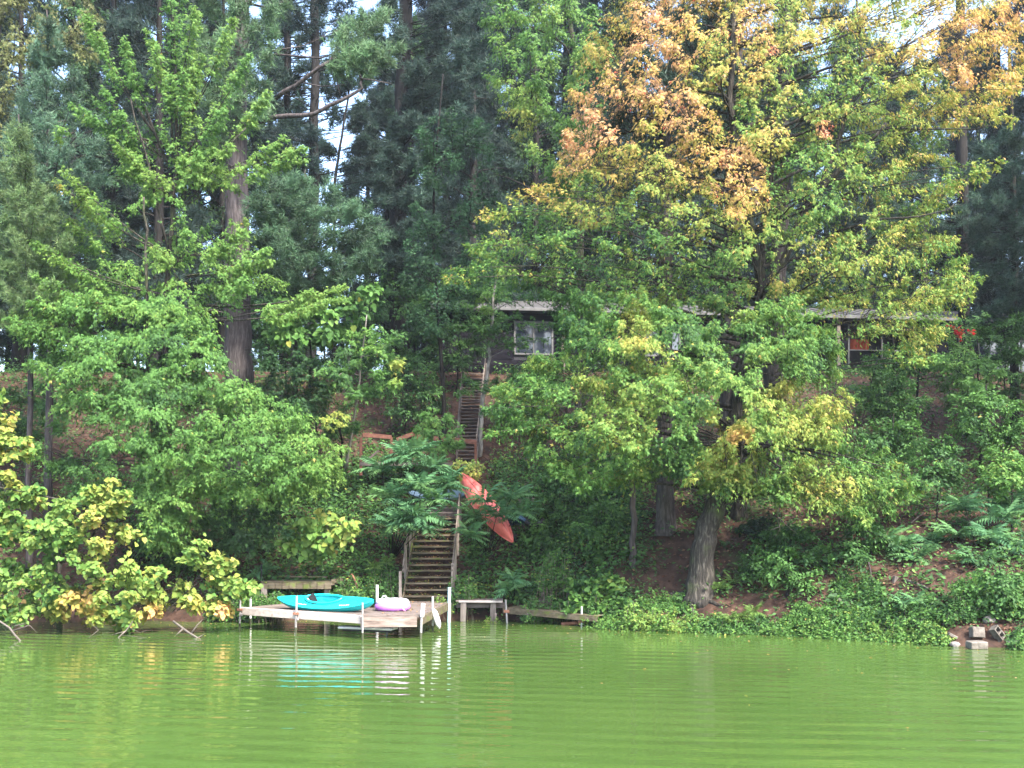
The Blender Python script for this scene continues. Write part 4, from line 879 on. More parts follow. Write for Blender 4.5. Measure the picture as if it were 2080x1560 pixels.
fill(t, cr, 34.4, 3.4, (-1, -.6, -.1, .4, .9), 54, cO, asc=.35, leafy=(.9, 1.6), wid=.8, ntw=16, nlf=9, size=.135, rad=.012, flat=.2, droop=.55, up=.5, out=.95, rnd=.38, tipdown=.95, arch=.06, edge=180., zmin=9.5,
     holes=((1490, 170, 22), (1484, 100, 18), (1490, 240, 20), (1545, 560, 36), (1540, 490, 30), (1600, 520, 24), (1430, 45, 26), (1400, 90, 22), (1620, 250, 26), (1640, 150, 18), (1850, 190, 20), (1820, 210, 24), (1950, 70, 16), (1640, 180, 18), (1420, 150, 22), (1700, 350, 22), (1890, 340, 30), (1770, 490, 20), (1800, 310, 20), (1550, 210, 18), (1420, 400, 18), (1200, 150, 20), (1720, 660, 20)))
for tip in ((2035, 335), (2010, 355), (1960, 365), (2060, 240), (2070, 180), (2000, 565), (1975, 600), (1905, 725), (1890, 735), (960, 438), (985, 430), (920, 545), (905, 565), (945, 500), (1030, 400), (1090, 385)):
    p = W(tip[0], tip[1], 32.2); q = poly_at(t.axis, p[2] - .8); t.branch(q, p, 1.4, .45, 16, 8, .155, cO, .02, flat=.4, center=q)
t.done(300, gaps=((1545, 545, 26, 2.2), (1595, 530, 22, 2.0), (1535, 450, 14, 1.8), (1488, 170, 12, 4.5), (1488, 60, 11, 3.0), (1480, 240, 14, 2), (1430, 45, 20, .8), (1400, 95, 18, .8), (1625, 250, 20, .8), (1640, 150, 14, 1), (1850, 190, 14, .8), (1815, 215, 18, .7), (1950, 70, 14, .7), (1420, 150, 18, .7), (1700, 350, 18, .7), (1890, 345, 28, .8), (1770, 490, 14, .6), (1550, 210, 14, 1), (1420, 400, 14, .7), (1200, 150, 16, .8), (1720, 665, 20, .5), (1820, 440, 16, .6), (1680, 470, 14, .8), (1640, 90, 12, .8), (1760, 160, 12, .7), (1460, 470, 20, .8), (1800, 690, 30, .5), (1300, 480, 14, .5)))
# ---- green maple of the upper middle, hanging down at the left of the orange one
t = Tree('maple_tree', 'green maple with yellow tipped drooping boughs at top centre, behind the orange one', 'tree', down(1180, 900, 42), 15, leaf=T_MAPLE3)
t.trunk([down(1180, 900, 42), W(1180, 600, 42), W(1170, 350, 41.6), W(1165, 100, 41.4), W(1120, -150, 41)], .22, .08)
cG = zones(1.0, [(1050, 240, 45, 2.6), (1035, 265, 30, 3.0), (1050, 190, 60, 1.8), (1000, 60, 80, 1.3), (1120, 70, 80, 1.2), (1080, 130, 90, 1.1)], .3, .3)
fill(t, [(975, -60), (1200, -60), (1240, 80), (1220, 330), (1150, 420), (1090, 330), (1040, 285), (1000, 210), (970, 120)], 39.5, 2.2, (-1, -.3, .5), 60, cG, asc=.3, leafy=(1.1, 1.9), wid=.66, ntw=19, nlf=10, size=.165, flat=.2, droop=.55, up=.5, out=.95, rnd=.38, tipdown=.95, arch=.06,
     holes=((1160, 40, 26), (1130, 75, 20)), zmin=9)
t.done()
# ---- slim dark green trees in the shade, middle of the picture
t = Tree('slender_tree', 'slender dark green tree standing in shade left of the upper stairs', 'tree', down(905, 860, 44), 16, bark='bark_dark', leaf=T_MAPLE3)
t.trunk([down(905, 860, 44), W(895, 700, 44), W(880, 500, 44), W(885, 300, 43.8), W(900, 150, 43.6)], .10, .03)
cS = plain((.034, .082, .036), .15, .2)
fill(t, [(850, 240), (930, 200), (1000, 260), (1010, 420), (985, 560), (960, 640), (900, 690), (830, 660), (810, 560), (840, 430)], 43, 2.0, (-1, 0, .8), 52, cS, asc=.3, leafy=(.9, 1.5), wid=.66, ntw=18, nlf=9, size=.155, flat=.6, droop=.3, up=.5, out=.6)
t.done()
t = Tree('birch_tree', 'thin pale barked young tree leaning beside the upper stairs', 'tree', gb(974, 925), 17, bark='bark_pale')
bb = gb(974, 925); Yb2 = bb[1]
t.trunk([bb, W(981, 830, Yb2), W(989, 760, Yb2 + .2), W(997, 690, Yb2 + .3), W(1003, 600, Yb2 + .5), W(1010, 520, Yb2 + .6)], .10, .04, n=8, flare=1.1)
cS2 = zones(.42, [(1070, 675, 60, .55), (995, 620, 30, 1.7), (930, 790, 60, .35)], .2, .2)
for tip, lf, wd in (((1125, 660), 2.4, .5), ((1080, 700), 2.0, .5), ((965, 665), 1.2, .4), ((1060, 640), 1.8, .5), ((940, 770), 1.6, .45), ((925, 800), 1.4, .4), ((1000, 790), 1.0, .4), ((1040, 580), 1.8, .6), ((960, 590), 1.8, .6), ((1100, 600), 2, .6), ((1120, 690), 2.2, .5), ((1050, 690), 1.6, .5), ((930, 660), 1.6, .5), ((940, 620), 1.6, .55), ((1020, 660), 1.2, .5), ((985, 625), .8, .35), ((1010, 505), 1.8, .6)):
    p = W(tip[0], tip[1], Yb2 - .9); q = poly_at(t.axis, np.clip(p[2] - .4, bb[2] + 3, t.axis[-1][2] - .1)); t.branch(q, p, min(lf, np.linalg.norm(p - q)), wd, 20, 8, .155, cS2, .018, flat=.25, droop=.3, center=q)
t.done()
# ---- pines
pl_ = pine('white_pine', 'big white pine with thick grey trunk rising behind the left maple', [down(487, 990, 42.5), W(486, 760, 42), W(482, 600, 42), W(478, 300, 41.8), W(488, 0, 41.5), W(495, -200, 41.3)], .66, .32, 21,
     poly=[(400, -60), (640, -60), (585, 40), (560, 150), (585, 190), (560, 230), (440, 240), (400, 180), (380, 60)], Y0=40.4, thick=2.2, layers=(-.9, -.2), dmin=58, col=(.095, .165, .080), dead=16,
     holes=((600, 90, 40), (520, 30, 20)),
     tips=tuple((px, py, Y, lf, wd, (668, 126, 40)) for (px, py, Y, lf, wd) in ((815, 95, 40, 2.2, .7), (770, 55, 40, 2.0, .7), (730, 90, 39.8, 1.2, .7), (795, 125, 39.6, 1.8, .6), (690, 150, 40, .6, .5), (700, 60, 40.4, 1.2, .7), (755, 150, 39.9, 1.4, .6), (740, 30, 40.2, 1.8, .7), (790, 20, 40.4, 2.2, .7), (725, 125, 39.6, .9, .6), (760, 100, 39.5, 1.6, .7))),
     extra_limbs=[(((486, 260, 41.6), (560, 238, 40.8), (640, 232, 40.3), (690, 205, 40), (735, 180, 39.8), (730, 150, 39.8)), .11, .05), (((560, 200, 41), (620, 160, 40.4), (668, 126, 40)), .10, .07), (((600, 165, 40.6), (650, 175, 40.2), (700, 172, 40)), .04, .012), (((730, 158, 39.8), (770, 165, 39.6), (795, 170, 39.6)), .035, .01), (((480, 0, 41.5), (540, 15, 40.8), (600, -5, 40.4)), .06, .03), (((540, 105, 41), (610, 95, 40.5), (690, 60, 40)), .035, .012), (((620, 90, 40.5), (660, 70, 40), (700, 20, 40)), .02, .006), (((540, 110, 41), (650, 118, 40.4), (700, 100, 40)), .05, .02), (((690, 190, 40), (680, 140, 40)), .03, .012), (((450, 320, 41.6), (475, 340, 41), (495, 355, 40.8)), .05, .02)])
pl_.done()
pine('white_pine', 'bluish green young pine behind the upper left of the bright maple', [down(100, 900, 38.5), W(100, 600, 38.4), W(100, 300, 38.3), W(95, 20, 38.2)], .16, .02, 22, base=None,
     poly=[(95, 20), (140, 100), (195, 220), (220, 380), (220, 560), (0, 560), (-30, 300), (40, 150)], Y0=37.6, thick=2.2, layers=(-.9, 0, .7), dmin=50, col=(.075, .135, .085), size=.22, asc=.35).done()
pine('white_pine', 'yellow green young pine with pointed top at the left edge', [down(60, 1000, 35.6), W(60, 700, 35.5), W(55, 450, 35.4), W(38, 232, 35.3)], .12, .02, 23,
     poly=[(36, 235), (60, 300), (100, 360), (130, 450), (160, 560), (150, 620), (-30, 640), (-40, 380), (0, 320)], Y0=34.9, thick=1.6, layers=(-1, -.3, .5), dmin=42, col=(.105, .165, .065), size=.19, asc=.5, wid=.42).done()
pine('white_pine', 'dense dark green pine bough mass right of the left maple', [down(600, 900, 41), W(600, 650, 41), W(610, 480, 41), W(620, 345, 41)], .14, .03, 24,
     poly=[(520, 350), (600, 330), (660, 380), (700, 390), (760, 420), (790, 480), (770, 540), (680, 570), (640, 600), (540, 560), (500, 470), (490, 400)], Y0=39.4, thick=2.0, layers=(-1, -.4, .3), dmin=40, col=(.060, .115, .062), size=.24, asc=.15, holes=((700, 370, 25),)).done()
pine('white_pine', 'tall pine with a dark trunk just right of the sky gap', [down(812, 700, 50), W(806, 440, 50), W(815, 250, 50), W(820, 130, 50), W(830, -150, 50)], .42, .3, 25, bark='bark_dark',
     poly=[(740, 520), (770, 430), (760, 330), (790, 250), (850, 180), (900, 60), (850, -60), (990, -60), (1010, 130), (960, 250), (880, 330), (890, 430), (880, 540), (800, 560)], Y0=48.6, thick=2.5, layers=(-1, -.5, .3), dmin=52, col=(.030, .056, .042), size=.30, asc=.1, dead=8,
     tips=((800, 300, 47.5, 1.6, .8), (840, 240, 47.5, 1.6, .8), (790, 480, 47.5, 1.6, .8), (820, 520, 47.5, 1.8, .8), (845, 400, 47.5, 1.4, .7), (770, 360, 47.6, 1.6, .7), (810, 60, 47.6, 1.8, .8), (790, 0, 47.6, 1.8, .8), (850, 130, 47.6, 1.5, .8))).done()
pine('white_pine', 'dark pine with a thin trunk left of the sky gap', [down(632, 700, 52), W(636, 420, 52), W(640, 180, 52), W(640, -150, 52)], .27, .2, 26, bark='bark_dark',
     poly=[(520, 260), (560, 330), (640, 340), (650, 260), (600, 250)], Y0=51, thick=2, layers=(-.8, .2), dmin=55, col=(.020, .038, .032), size=.30, dead=18,
     tips=((560, 290, 50, 2, .8), (600, 410, 50.5, 1.5, .7), (730, 330, 50.6, 1.5, .5), (650, -30, 50, 2, 1.0), (600, 20, 50, 2, .9))).done()
gp_ = pine('white_pine', 'shadowy far pine whose boughs break up the sky gap', [down(590, 700, 58), W(590, 420, 58), W(585, 200, 58), W(580, -150, 58)], .26, .18, 28, bark='bark_dark',
     poly=[(530, -60), (800, -60), (800, 200), (780, 420), (720, 440), (560, 430), (530, 250)], Y0=57, thick=1.6, layers=(-.8, .1, .8), dmin=50, col=(.030, .056, .042), size=.36, asc=.1, wid=.7, leafy=(1.0, 1.7), dead=10)
gp_.done(gaps=((580, 95, 24, 1.2), (592, 130, 18, .8), (575, 205, 18, 1.3), (655, 260, 16, 1.6), (690, 290, 26, 1.6), (730, 250, 20, 1.0), (690, 375, 26, .8), (760, 180, 16, .9), (640, 380, 12, .8), (750, 330, 14, .8), (560, 20, 8, 1), (625, 200, 10, 1.4), (715, 215, 12, 1)))
t = pine('dead_pine', 'thin leaning half bare pine standing in the bright sky gap', [down(676, 700, 56), W(680, 390, 56), W(690, 300, 56), (W(705, 210, 56)), W(712, 150, 56)], .10, .04, 27, bark='bark_dark', dead=34, col=(.022, .042, .03), size=.3,
     tips=((740, 240, 55, .9, .4), (760, 330, 55, .9, .45), (660, 300, 55.4, .7, .35), (700, 160, 55.6, .9, .5), (745, 285, 55, .8, .3))); t.done()
for (nm, lb, tp, r0, seed, bk) in (('white_pine', 'straight pine with pinkish grey trunk glimpsed left of the maple fork', ((1480, 860, 41), (1483, 700, 41), (1488, 480, 41), (1492, 200, 41), (1496, -200, 41)), .45, 31, 'bark_pine'),
                                   ('white_pine', 'stout pine with pale trunk glimpsed right of the leaning maple', ((1566, 860, 40), (1570, 740, 40), (1580, 560, 40), (1590, 300, 40), (1600, -200, 40)), .42, 32, 'bark_pine'),
                                   ('white_pine', 'straight grey trunked tree standing left of the leaning maple trunk', (None, (1350, 930, 36.2), (1350, 830, 36.2), (1352, 500, 36.2), (1352, 200, 36.2)), .33, 33, 'bark_pine')):
    b = gb(1352, 1078) if tp[0] is None else down(*tp[0]); t = Tree(nm, lb, 'tree', b, seed, None, bk, T_TUFT, 'needle')
    t.trunk([b] + [W(*q) for q in tp[1:]], r0, r0 * .6, n=12, flare=1.3)
    fill(t, [(tp[-1][0] - 130, -60), (tp[-1][0] + 140, -60), (tp[-1][0] + 170, 330), (tp[-1][0] - 160, 330)], tp[-1][2] - .2, 2.4, (-.9, -.2, .5), 78, plain((.030, .055, .040), .15, .2), asc=.1, leafy=(1.2, 2), wid=.7, ntw=10, nlf=6, size=.3, flat=.5, droop=-.1, up=.3, out=.3, rnd=.9, tipdown=-.35)
    t.done()
t = Tree('slim_tree', 'slim bare grey trunk standing between the red canoe and the leaning maple', 'tree', gb(1286, 1150), 35, bark='bark_pine')
b = gb(1286, 1150); t.trunk([b, W(1286, 1080, b[1]), W(1284, 980, b[1]), W(1280, 850, b[1] + .2), W(1276, 700, b[1] + .4)], .125, .08, n=10, flare=1.15)
for k in range(10):
    p = W(1276 + t.r.normal() * 60, 720 + t.r.normal() * 50, b[1] + t.r.normal() * .6); t.branch(W(1278, 800, b[1] + .2), p, .9, .5, 10, 7, .15, cL, .02)
t.done()
# olive leaved tree in the top left corner
t = Tree('birch_tree', 'pale olive leaved tree in the upper left corner above the pines', 'tree', down(-40, 900, 40), 36)
t.trunk([down(-40, 900, 40), W(-30, 400, 40), W(10, -100, 39.5)], .2, .08)
fill(t, [(-30, -60), (200, -60), (215, 50), (190, 120), (120, 80), (60, 130), (-30, 330)], 38.4, 1.4, (-1, -.2, .6), 48, plain((.135, .150, .055), .2, .25), asc=.1, leafy=(.9, 1.5), wid=.5, ntw=13, nlf=8, size=.13, flat=.6, droop=.8, up=.3, out=.8, tipdown=1.0, zmin=9)
t.done()
# right edge: dark conifers and layered trees
pine('spruce_tree', 'dark spruce with layered boughs at the right edge', [down(2060, 900, 44), W(2060, 500, 44), W(2055, 250, 44), W(2050, 100, 44)], .2, .06, 37, bark='bark_dark',
     poly=[(1990, 280), (2100, 250), (2120, 640), (1960, 650), (1985, 560), (1965, 480)], Y0=42.5, thick=1.8, layers=(-1, -.2, .6), dmin=50, col=(.048, .086, .060), size=.22, asc=-.1).done()
pine('white_pine', 'pine boughs behind the right side of the orange maple', [down(1960, 800, 50), W(1955, 400, 50), W(1950, 100, 50), W(1950, -150, 50)], .3, .2, 38, bark='bark_dark',
     poly=[(1800, 350), (1900, 300), (2020, 330), (2090, 400), (2000, 480), (1880, 460), (1820, 520), (1740, 480)], Y0=48, thick=2.2, layers=(-1, -.2), dmin=58, col=(.050, .088, .062), size=.26, dead=8).done()
def layered(name, label, base, top, poly, Y0, seed, col, size=.13, dmin=42, layers=(-1, 0, .8), thick=1.3, bark='bark_dark', asc=.1, wid=.5, cat='tree', leafy=(.8, 1.4), ntw=13, nlf=8, tmpl=T_OVATE, droop=.25, holes=(), leafp=0, r0=.07, flat=.15, up=.75, out=.75):
    t = Tree(name, label, cat, base, seed, None, bark, tmpl); t.trunk([base, (base + top) / 2 + np.array((.05, 0, 0)), top], r0, .02, n=7)
    cf = col if callable(col) else plain(col, .15, .2)
    fill(t, poly, Y0, thick, layers, dmin, cf, asc=asc, leafy=leafy, wid=wid, ntw=ntw, nlf=nlf, size=size, flat=flat, droop=droop, up=up, out=out, rnd=.35, tipdown=.6, arch=.05, holes=holes, zmin=base[2] + .3, edge=80., rad=.010, rscale=.4)
    return t.done(leafp)
layered('hornbeam_tree', 'layered dark hornbeam in front of the right end of the house', gb(1850, 900), W(1880, 600, 40), [(1880, 660), (1960, 640), (2100, 620), (2110, 770), (2050, 800), (1980, 740), (1930, 760), (1870, 700)], 40, 41, zones(.45, [(1960, 730, 60, .9), (2060, 640, 70, .35)], .2, .25), size=.15, dmin=42, wid=.6)
layered('hornbeam_tree', 'small layered tree lit yellow green below the right windows', gb(1990, 960), W(1985, 690, 38), [(1890, 720), (1960, 700), (2040, 720), (2020, 790), (1940, 790)], 37.6, 42, zones(.85, [], .2, .25), size=.15, dmin=40, wid=.55)
vine = Tree('red_creeper', 'small bright scarlet creeper spray hanging under the gutter at the right', 'plant', W(1950, 700, 39.4), 43, bark='twig')
vine.limb([W(1950, 720, 39.4), W(1948, 690, 39.3), W(1940, 662, 39.2)], .012, .005)
for tip in ((1928, 662), (1945, 664), (1960, 670), (1975, 676), (1940, 672), (1950, 680)): vine.branch(W(1948, 690, 39.3), W(*tip, 39.1), .3, .14, 4, 3, .13, plain((.50, .02, .03), .1, .1), .006)
vine.done()
# ================================================================== UNDERSTORY
cu = zones(.45, [(745, 700, 70, .75), (600, 650, 60, .6), (690, 850, 40, 3.0), (810, 750, 30, 2.7), (640, 670, 60, .5)], .2, .2, .006)
layered('basswood_sapling', 'young basswood with large round leaves beside the big grey pine trunk', gb(628, 900), W(630, 600, 40), [(545, 620), (640, 590), (720, 600), (770, 580), (750, 640), (690, 700), (600, 690), (530, 680)], 39.4, 51, zones(.55, [(600, 660, 60, .95), (700, 640, 60, .5)], .25, .25, .01), size=.24, dmin=48, ntw=9, nlf=5, tmpl=T_HEART, wid=.6, up=.6, out=.8, flat=.5, droop=.4)
layered('basswood_sapling', 'young pale trunked sapling with toothed and some yellow leaves, left of the upper stairs', gb(700, 960), W(745, 640, 38.6), [(640, 760), (700, 680), (780, 640), (830, 700), (820, 780), (760, 800), (700, 800)], 38.2, 52, cu, size=.18, dmin=44, tmpl=T_MAPLE, wid=.55, up=.6, out=.8, flat=.4, droop=.35, bark='bark_pale', layers=(-1, -.2))
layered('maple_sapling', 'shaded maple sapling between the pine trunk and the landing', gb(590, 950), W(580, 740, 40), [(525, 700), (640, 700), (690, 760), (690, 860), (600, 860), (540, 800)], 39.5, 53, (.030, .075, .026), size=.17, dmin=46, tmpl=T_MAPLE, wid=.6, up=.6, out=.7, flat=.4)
layered('maple_sapling', 'small olive maple sapling in front of the upper stairs', gb(905, 940), W(878, 830, 38.6), [(845, 860), (875, 820), (930, 845), (940, 900), (890, 935), (850, 910)], 38.5, 54, zones(.9, [], .25, .25), size=.15, dmin=32, tmpl=T_MAPLE, wid=.42, up=.6, out=.8, flat=.3, layers=(-1, 0))
layered('yellow_sapling', 'thin sapling with bright yellow top leaves left of the landing', gb(690, 940), W(690, 835, 37.2), [(655, 850), (690, 838), (705, 850), (690, 862), (668, 868)], 37, 55, zones(2.5, [], .3, .2), size=.15, dmin=16, tmpl=T_MAPLE, wid=.24, up=.5, out=.8, layers=(-1,), leafy=(.25, .4), ntw=7, nlf=5)
layered('yellow_plant', 'yellowing plant just above the tip of the red canoe', gb(955, 965), W(950, 935, 38.2), [(915, 945), (950, 930), (985, 950), (970, 962), (930, 965)], 38.1, 56, zones(2.3, [(975, 955, 20, 3.2)], .4, .3), size=.15, dmin=18, tmpl=T_OVATE, wid=.25, up=.5, out=.8, layers=(-1, 0), leafy=(.25, .4), ntw=7, nlf=5, cat='plant', r0=.03)
layered('basswood_sapling', 'low sapling with yellow edged heart leaves behind the kayak', gb(640, 1158), W(660, 1080, 35.4), [(560, 1100), (600, 1060), (650, 1035), (690, 1060), (722, 1062), (710, 1100), (690, 1110), (650, 1130), (590, 1120)], 35.2, 57, zones(1.5, [(690, 1080, 40, 2.4), (660, 1040, 30, 2.6), (600, 1110, 40, 1.2), (710, 1135, 20, 4)], .4, .35, .02), size=.23, dmin=30, ntw=6, nlf=4, tmpl=T_HEART, wid=.4, up=.4, out=.9, flat=.6, droop=.3, layers=(-1, -.2, .6), leafy=(.4, .8), bark='bark_pale', leafp=200, thick=.8)
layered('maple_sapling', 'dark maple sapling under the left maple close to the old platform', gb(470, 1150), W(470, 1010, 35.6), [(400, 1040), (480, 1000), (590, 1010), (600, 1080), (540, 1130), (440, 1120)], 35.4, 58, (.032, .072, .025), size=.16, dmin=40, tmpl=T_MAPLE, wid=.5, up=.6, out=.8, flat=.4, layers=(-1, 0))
layered('beech_bush', 'large layered dark green beech bush right of the leaning maple trunk', gb(1600, 1225), W(1600, 1060, 33), [(1500, 1140), (1530, 1090), (1580, 1060), (1640, 1070), (1690, 1110), (1720, 1160), (1715, 1190), (1660, 1220), (1590, 1230), (1540, 1215), (1510, 1180)], 32.6, 59, zones(.42, [(1690, 1170, 40, .7), (1560, 1120, 60, .35)], .2, .2), size=.14, dmin=32, wid=.55, cat='bush', layers=(-1, -.4, .3, .9), ntw=15, nlf=8, droop=.35)
layered('beech_bush', 'smaller bluish green bush behind the leaning maple trunk, at the foot of the pale trunk', gb(1545, 1125), W(1550, 1060, 35), [(1500, 1070), (1550, 1040), (1610, 1055), (1620, 1100), (1560, 1110)], 34.6, 60, (.028, .062, .034), size=.14, dmin=32, wid=.45, cat='bush')
for k, (lb, px, py, poly, h0) in enumerate((('shaded layered sapling on the right slope below the house', 1790, 1000, [(1740, 780), (1830, 760), (1890, 800), (1870, 860), (1780, 860)], .38),
        ('shaded sapling with dense small leaves right of the yellow maple bough', 1800, 1060, [(1745, 850), (1850, 840), (1890, 900), (1830, 940), (1760, 900)], .42),
        ('olive layered sapling near the right edge above the sumac', 2010, 1060, [(1920, 800), (2010, 780), (2090, 820), (2080, 900), (1990, 910), (1930, 870)], .6),
        ('yellowish layered sapling at the far right of the slope', 2060, 1090, [(1960, 930), (2030, 900), (2090, 920), (2090, 1000), (2020, 1010)], .95),
        ('bluish dense sapling in the middle of the right slope', 1900, 1080, [(1840, 900), (1920, 880), (1970, 930), (1930, 1000), (1870, 990)], .35),
        ('small leafy sapling with pale stem above the fallen branches', 1720, 950, [(1740, 740), (1800, 730), (1830, 770), (1760, 800)], .5),
        ('dark layered sapling under the right windows of the house', 2040, 960, [(1900, 770), (1980, 760), (2080, 790), (2000, 830), (1920, 830)], .36))):
    b = gb(px, py); x_, y_ = np.mean(poly, axis=0)
    layered('slope_sapling', lb, b, W(x_, min(q[1] for q in poly), b[1] + .4), poly, b[1] + .2, 70 + k, zones(h0, [], .22, .25, .01), size=.135, dmin=34, wid=.5, thick=1.0, layers=(-1, -.2, .6), r0=.035)
for k, (lb, px, py, tx, ty, dy, poly, h0, sz, tm) in enumerate((
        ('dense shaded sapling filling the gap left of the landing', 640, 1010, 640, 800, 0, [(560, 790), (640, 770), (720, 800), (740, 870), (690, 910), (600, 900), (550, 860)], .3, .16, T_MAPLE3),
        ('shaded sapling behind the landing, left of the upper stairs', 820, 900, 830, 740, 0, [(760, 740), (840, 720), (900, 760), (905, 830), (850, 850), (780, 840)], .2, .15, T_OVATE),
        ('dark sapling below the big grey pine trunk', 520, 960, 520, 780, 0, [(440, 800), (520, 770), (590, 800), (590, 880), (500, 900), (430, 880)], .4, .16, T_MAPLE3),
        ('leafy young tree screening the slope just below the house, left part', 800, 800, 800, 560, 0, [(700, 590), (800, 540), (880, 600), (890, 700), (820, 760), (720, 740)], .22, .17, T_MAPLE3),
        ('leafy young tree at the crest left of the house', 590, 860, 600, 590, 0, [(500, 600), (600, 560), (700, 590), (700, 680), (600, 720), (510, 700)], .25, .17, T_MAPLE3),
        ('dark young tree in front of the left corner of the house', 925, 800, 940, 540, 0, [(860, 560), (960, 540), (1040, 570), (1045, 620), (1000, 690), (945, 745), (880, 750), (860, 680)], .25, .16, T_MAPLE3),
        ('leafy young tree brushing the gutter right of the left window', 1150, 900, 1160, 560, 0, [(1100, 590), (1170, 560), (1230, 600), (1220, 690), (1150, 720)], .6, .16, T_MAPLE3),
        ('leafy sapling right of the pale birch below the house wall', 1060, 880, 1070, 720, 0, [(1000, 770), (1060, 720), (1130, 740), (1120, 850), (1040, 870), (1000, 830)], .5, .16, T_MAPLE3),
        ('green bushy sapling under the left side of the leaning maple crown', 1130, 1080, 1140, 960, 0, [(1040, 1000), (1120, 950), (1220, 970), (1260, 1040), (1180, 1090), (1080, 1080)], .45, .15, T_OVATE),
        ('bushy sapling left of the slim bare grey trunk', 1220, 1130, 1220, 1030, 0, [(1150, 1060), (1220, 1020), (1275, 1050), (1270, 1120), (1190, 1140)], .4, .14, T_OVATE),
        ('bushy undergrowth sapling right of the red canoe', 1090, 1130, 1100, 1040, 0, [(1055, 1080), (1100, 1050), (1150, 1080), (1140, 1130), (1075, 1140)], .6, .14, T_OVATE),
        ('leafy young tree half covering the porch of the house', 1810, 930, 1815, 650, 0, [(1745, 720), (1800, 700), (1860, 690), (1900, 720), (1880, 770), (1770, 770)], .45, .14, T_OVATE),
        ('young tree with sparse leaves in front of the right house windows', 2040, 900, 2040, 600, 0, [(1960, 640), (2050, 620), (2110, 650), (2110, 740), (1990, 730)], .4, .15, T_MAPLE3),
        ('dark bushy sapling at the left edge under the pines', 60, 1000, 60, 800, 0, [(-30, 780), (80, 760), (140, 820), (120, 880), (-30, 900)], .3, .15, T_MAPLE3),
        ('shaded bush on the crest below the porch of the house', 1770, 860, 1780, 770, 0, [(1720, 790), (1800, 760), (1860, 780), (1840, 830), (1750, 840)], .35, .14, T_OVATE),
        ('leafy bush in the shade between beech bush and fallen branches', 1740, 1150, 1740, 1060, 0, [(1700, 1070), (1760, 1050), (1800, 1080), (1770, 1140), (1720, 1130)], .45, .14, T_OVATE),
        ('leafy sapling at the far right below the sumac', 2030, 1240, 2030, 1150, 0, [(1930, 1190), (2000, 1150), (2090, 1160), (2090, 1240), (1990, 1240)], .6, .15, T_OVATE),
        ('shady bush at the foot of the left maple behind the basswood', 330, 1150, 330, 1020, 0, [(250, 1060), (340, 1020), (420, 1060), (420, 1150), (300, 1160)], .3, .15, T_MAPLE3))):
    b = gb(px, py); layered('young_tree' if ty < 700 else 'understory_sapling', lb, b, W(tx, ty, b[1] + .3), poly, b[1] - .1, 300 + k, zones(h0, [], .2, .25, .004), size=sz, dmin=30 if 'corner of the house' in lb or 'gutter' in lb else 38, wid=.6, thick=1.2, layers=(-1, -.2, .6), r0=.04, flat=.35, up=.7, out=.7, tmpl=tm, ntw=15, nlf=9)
# ---- sumac: every frond a part with its own leaflets
def frond_mesh(seed, np_=11, L=.62, c=(.045, .125, .062)):
    r = np.random.default_rng(seed); Lv = Leaves(); pts = []; 
    for k in range(np_ + 1):
        f = (k + .6) / (np_ + .6); x = L * f; z = .16 * f - .34 * f * f
        pts.append((x, 0, z * L * 1.6))
        for s_ in (1, -1):
            if k == np_: d = np.array((1., 0, -.5))
            else: d = np.array((.45, s_ * 1., -.55 + r.normal() * .1))
            ll = L * .36 * (math.sin(math.pi * (f * .8 + .14)) ** .6)
            Lv.add(np.array([pts[-1]]), unit(d + r.normal(size=3) * .07)[None], unit(np.array((-.1, -s_ * .3, 1)) + r.normal(size=3) * .1)[None], np.array([ll]), np.array([c]) * r.uniform(.85, 1.15))
    tm = (np.array([(0, 0, 0), (.35, .135, .02), (1, 0, -.08), (.35, -.135, .02)]), [(0, 2, 1), (0, 3, 2)])
    me = leaf_mesh('frond', tm, Lv.cat(), M['leaf'])
    return me
FR = [frond_mesh(i, 9 + i % 4, .62, c) for i, c in enumerate(((.085, .195, .082), (.098, .21, .085), (.07, .17, .075), (.11, .22, .08), (.085, .195, .09)))]
FRY = [frond_mesh(20 + i, 9, .55, (.11, .19, .045)) for i in range(2)]
def sumac(label, heads, base, seed, n=13, sc=1.0, cat='bush', name='sumac_bush', meshes=FR, part='frond', stem=.022):
    e = empty(name, tuple(base), label, cat); r = np.random.default_rng(seed); m_ = MB()
    for hp in heads:
        hp = np.asarray(hp, float); m_.tube(curve3(np.asarray(base), (np.asarray(base) + hp) / 2 + ZUP * .2, hp, 5), np.linspace(stem, stem * .5, 5), 5)
        for k in range(n):
            az = 2 * math.pi * (k * .382 + r.random() * .08); el = R(r.uniform(-12, 52)) if k > 2 else R(r.uniform(45, 70))
            o = bpy.data.objects.new(part, meshes[r.integers(len(meshes))]); COL.objects.link(o); o.parent = e
            s_ = sc * r.uniform(.75, 1.2); q = hp - ZUP * .10 * (1 - k / n)
            o.location = Vector(q) - Vector(base); o.rotation_euler = (r.normal() * .15, -el, az); o.scale = (s_, s_, s_)
    m_.build('stem', 'bark_dark', e, smooth=True)
Y = 35.0
sumac('tall bluish green sumac overhanging the lower stairs from the left', [W(820, 925, 35.4), W(848, 985, 34.8), W(800, 1010, 35.2), W(880, 950, 35.8), W(880, 1015, 34.8), W(822, 1058, 34.6), W(850, 1048, 34.4), W(775, 950, 36), W(865, 1070, 34.6), W(905, 985, 35.2), W(840, 920, 35.6), W(800, 1065, 34.8)], gb(795, 1130), 81, 20, 1.45)
sumac('sumac growing in front of the red canoe, right of the lower stairs', [W(985, 1015, 35.6), W(1040, 1008, 36), W(965, 1050, 35.4), W(1010, 1045, 35.6), W(955, 1085, 35), W(1060, 1040, 36)], gb(990, 1120), 82, 15, 1.3)
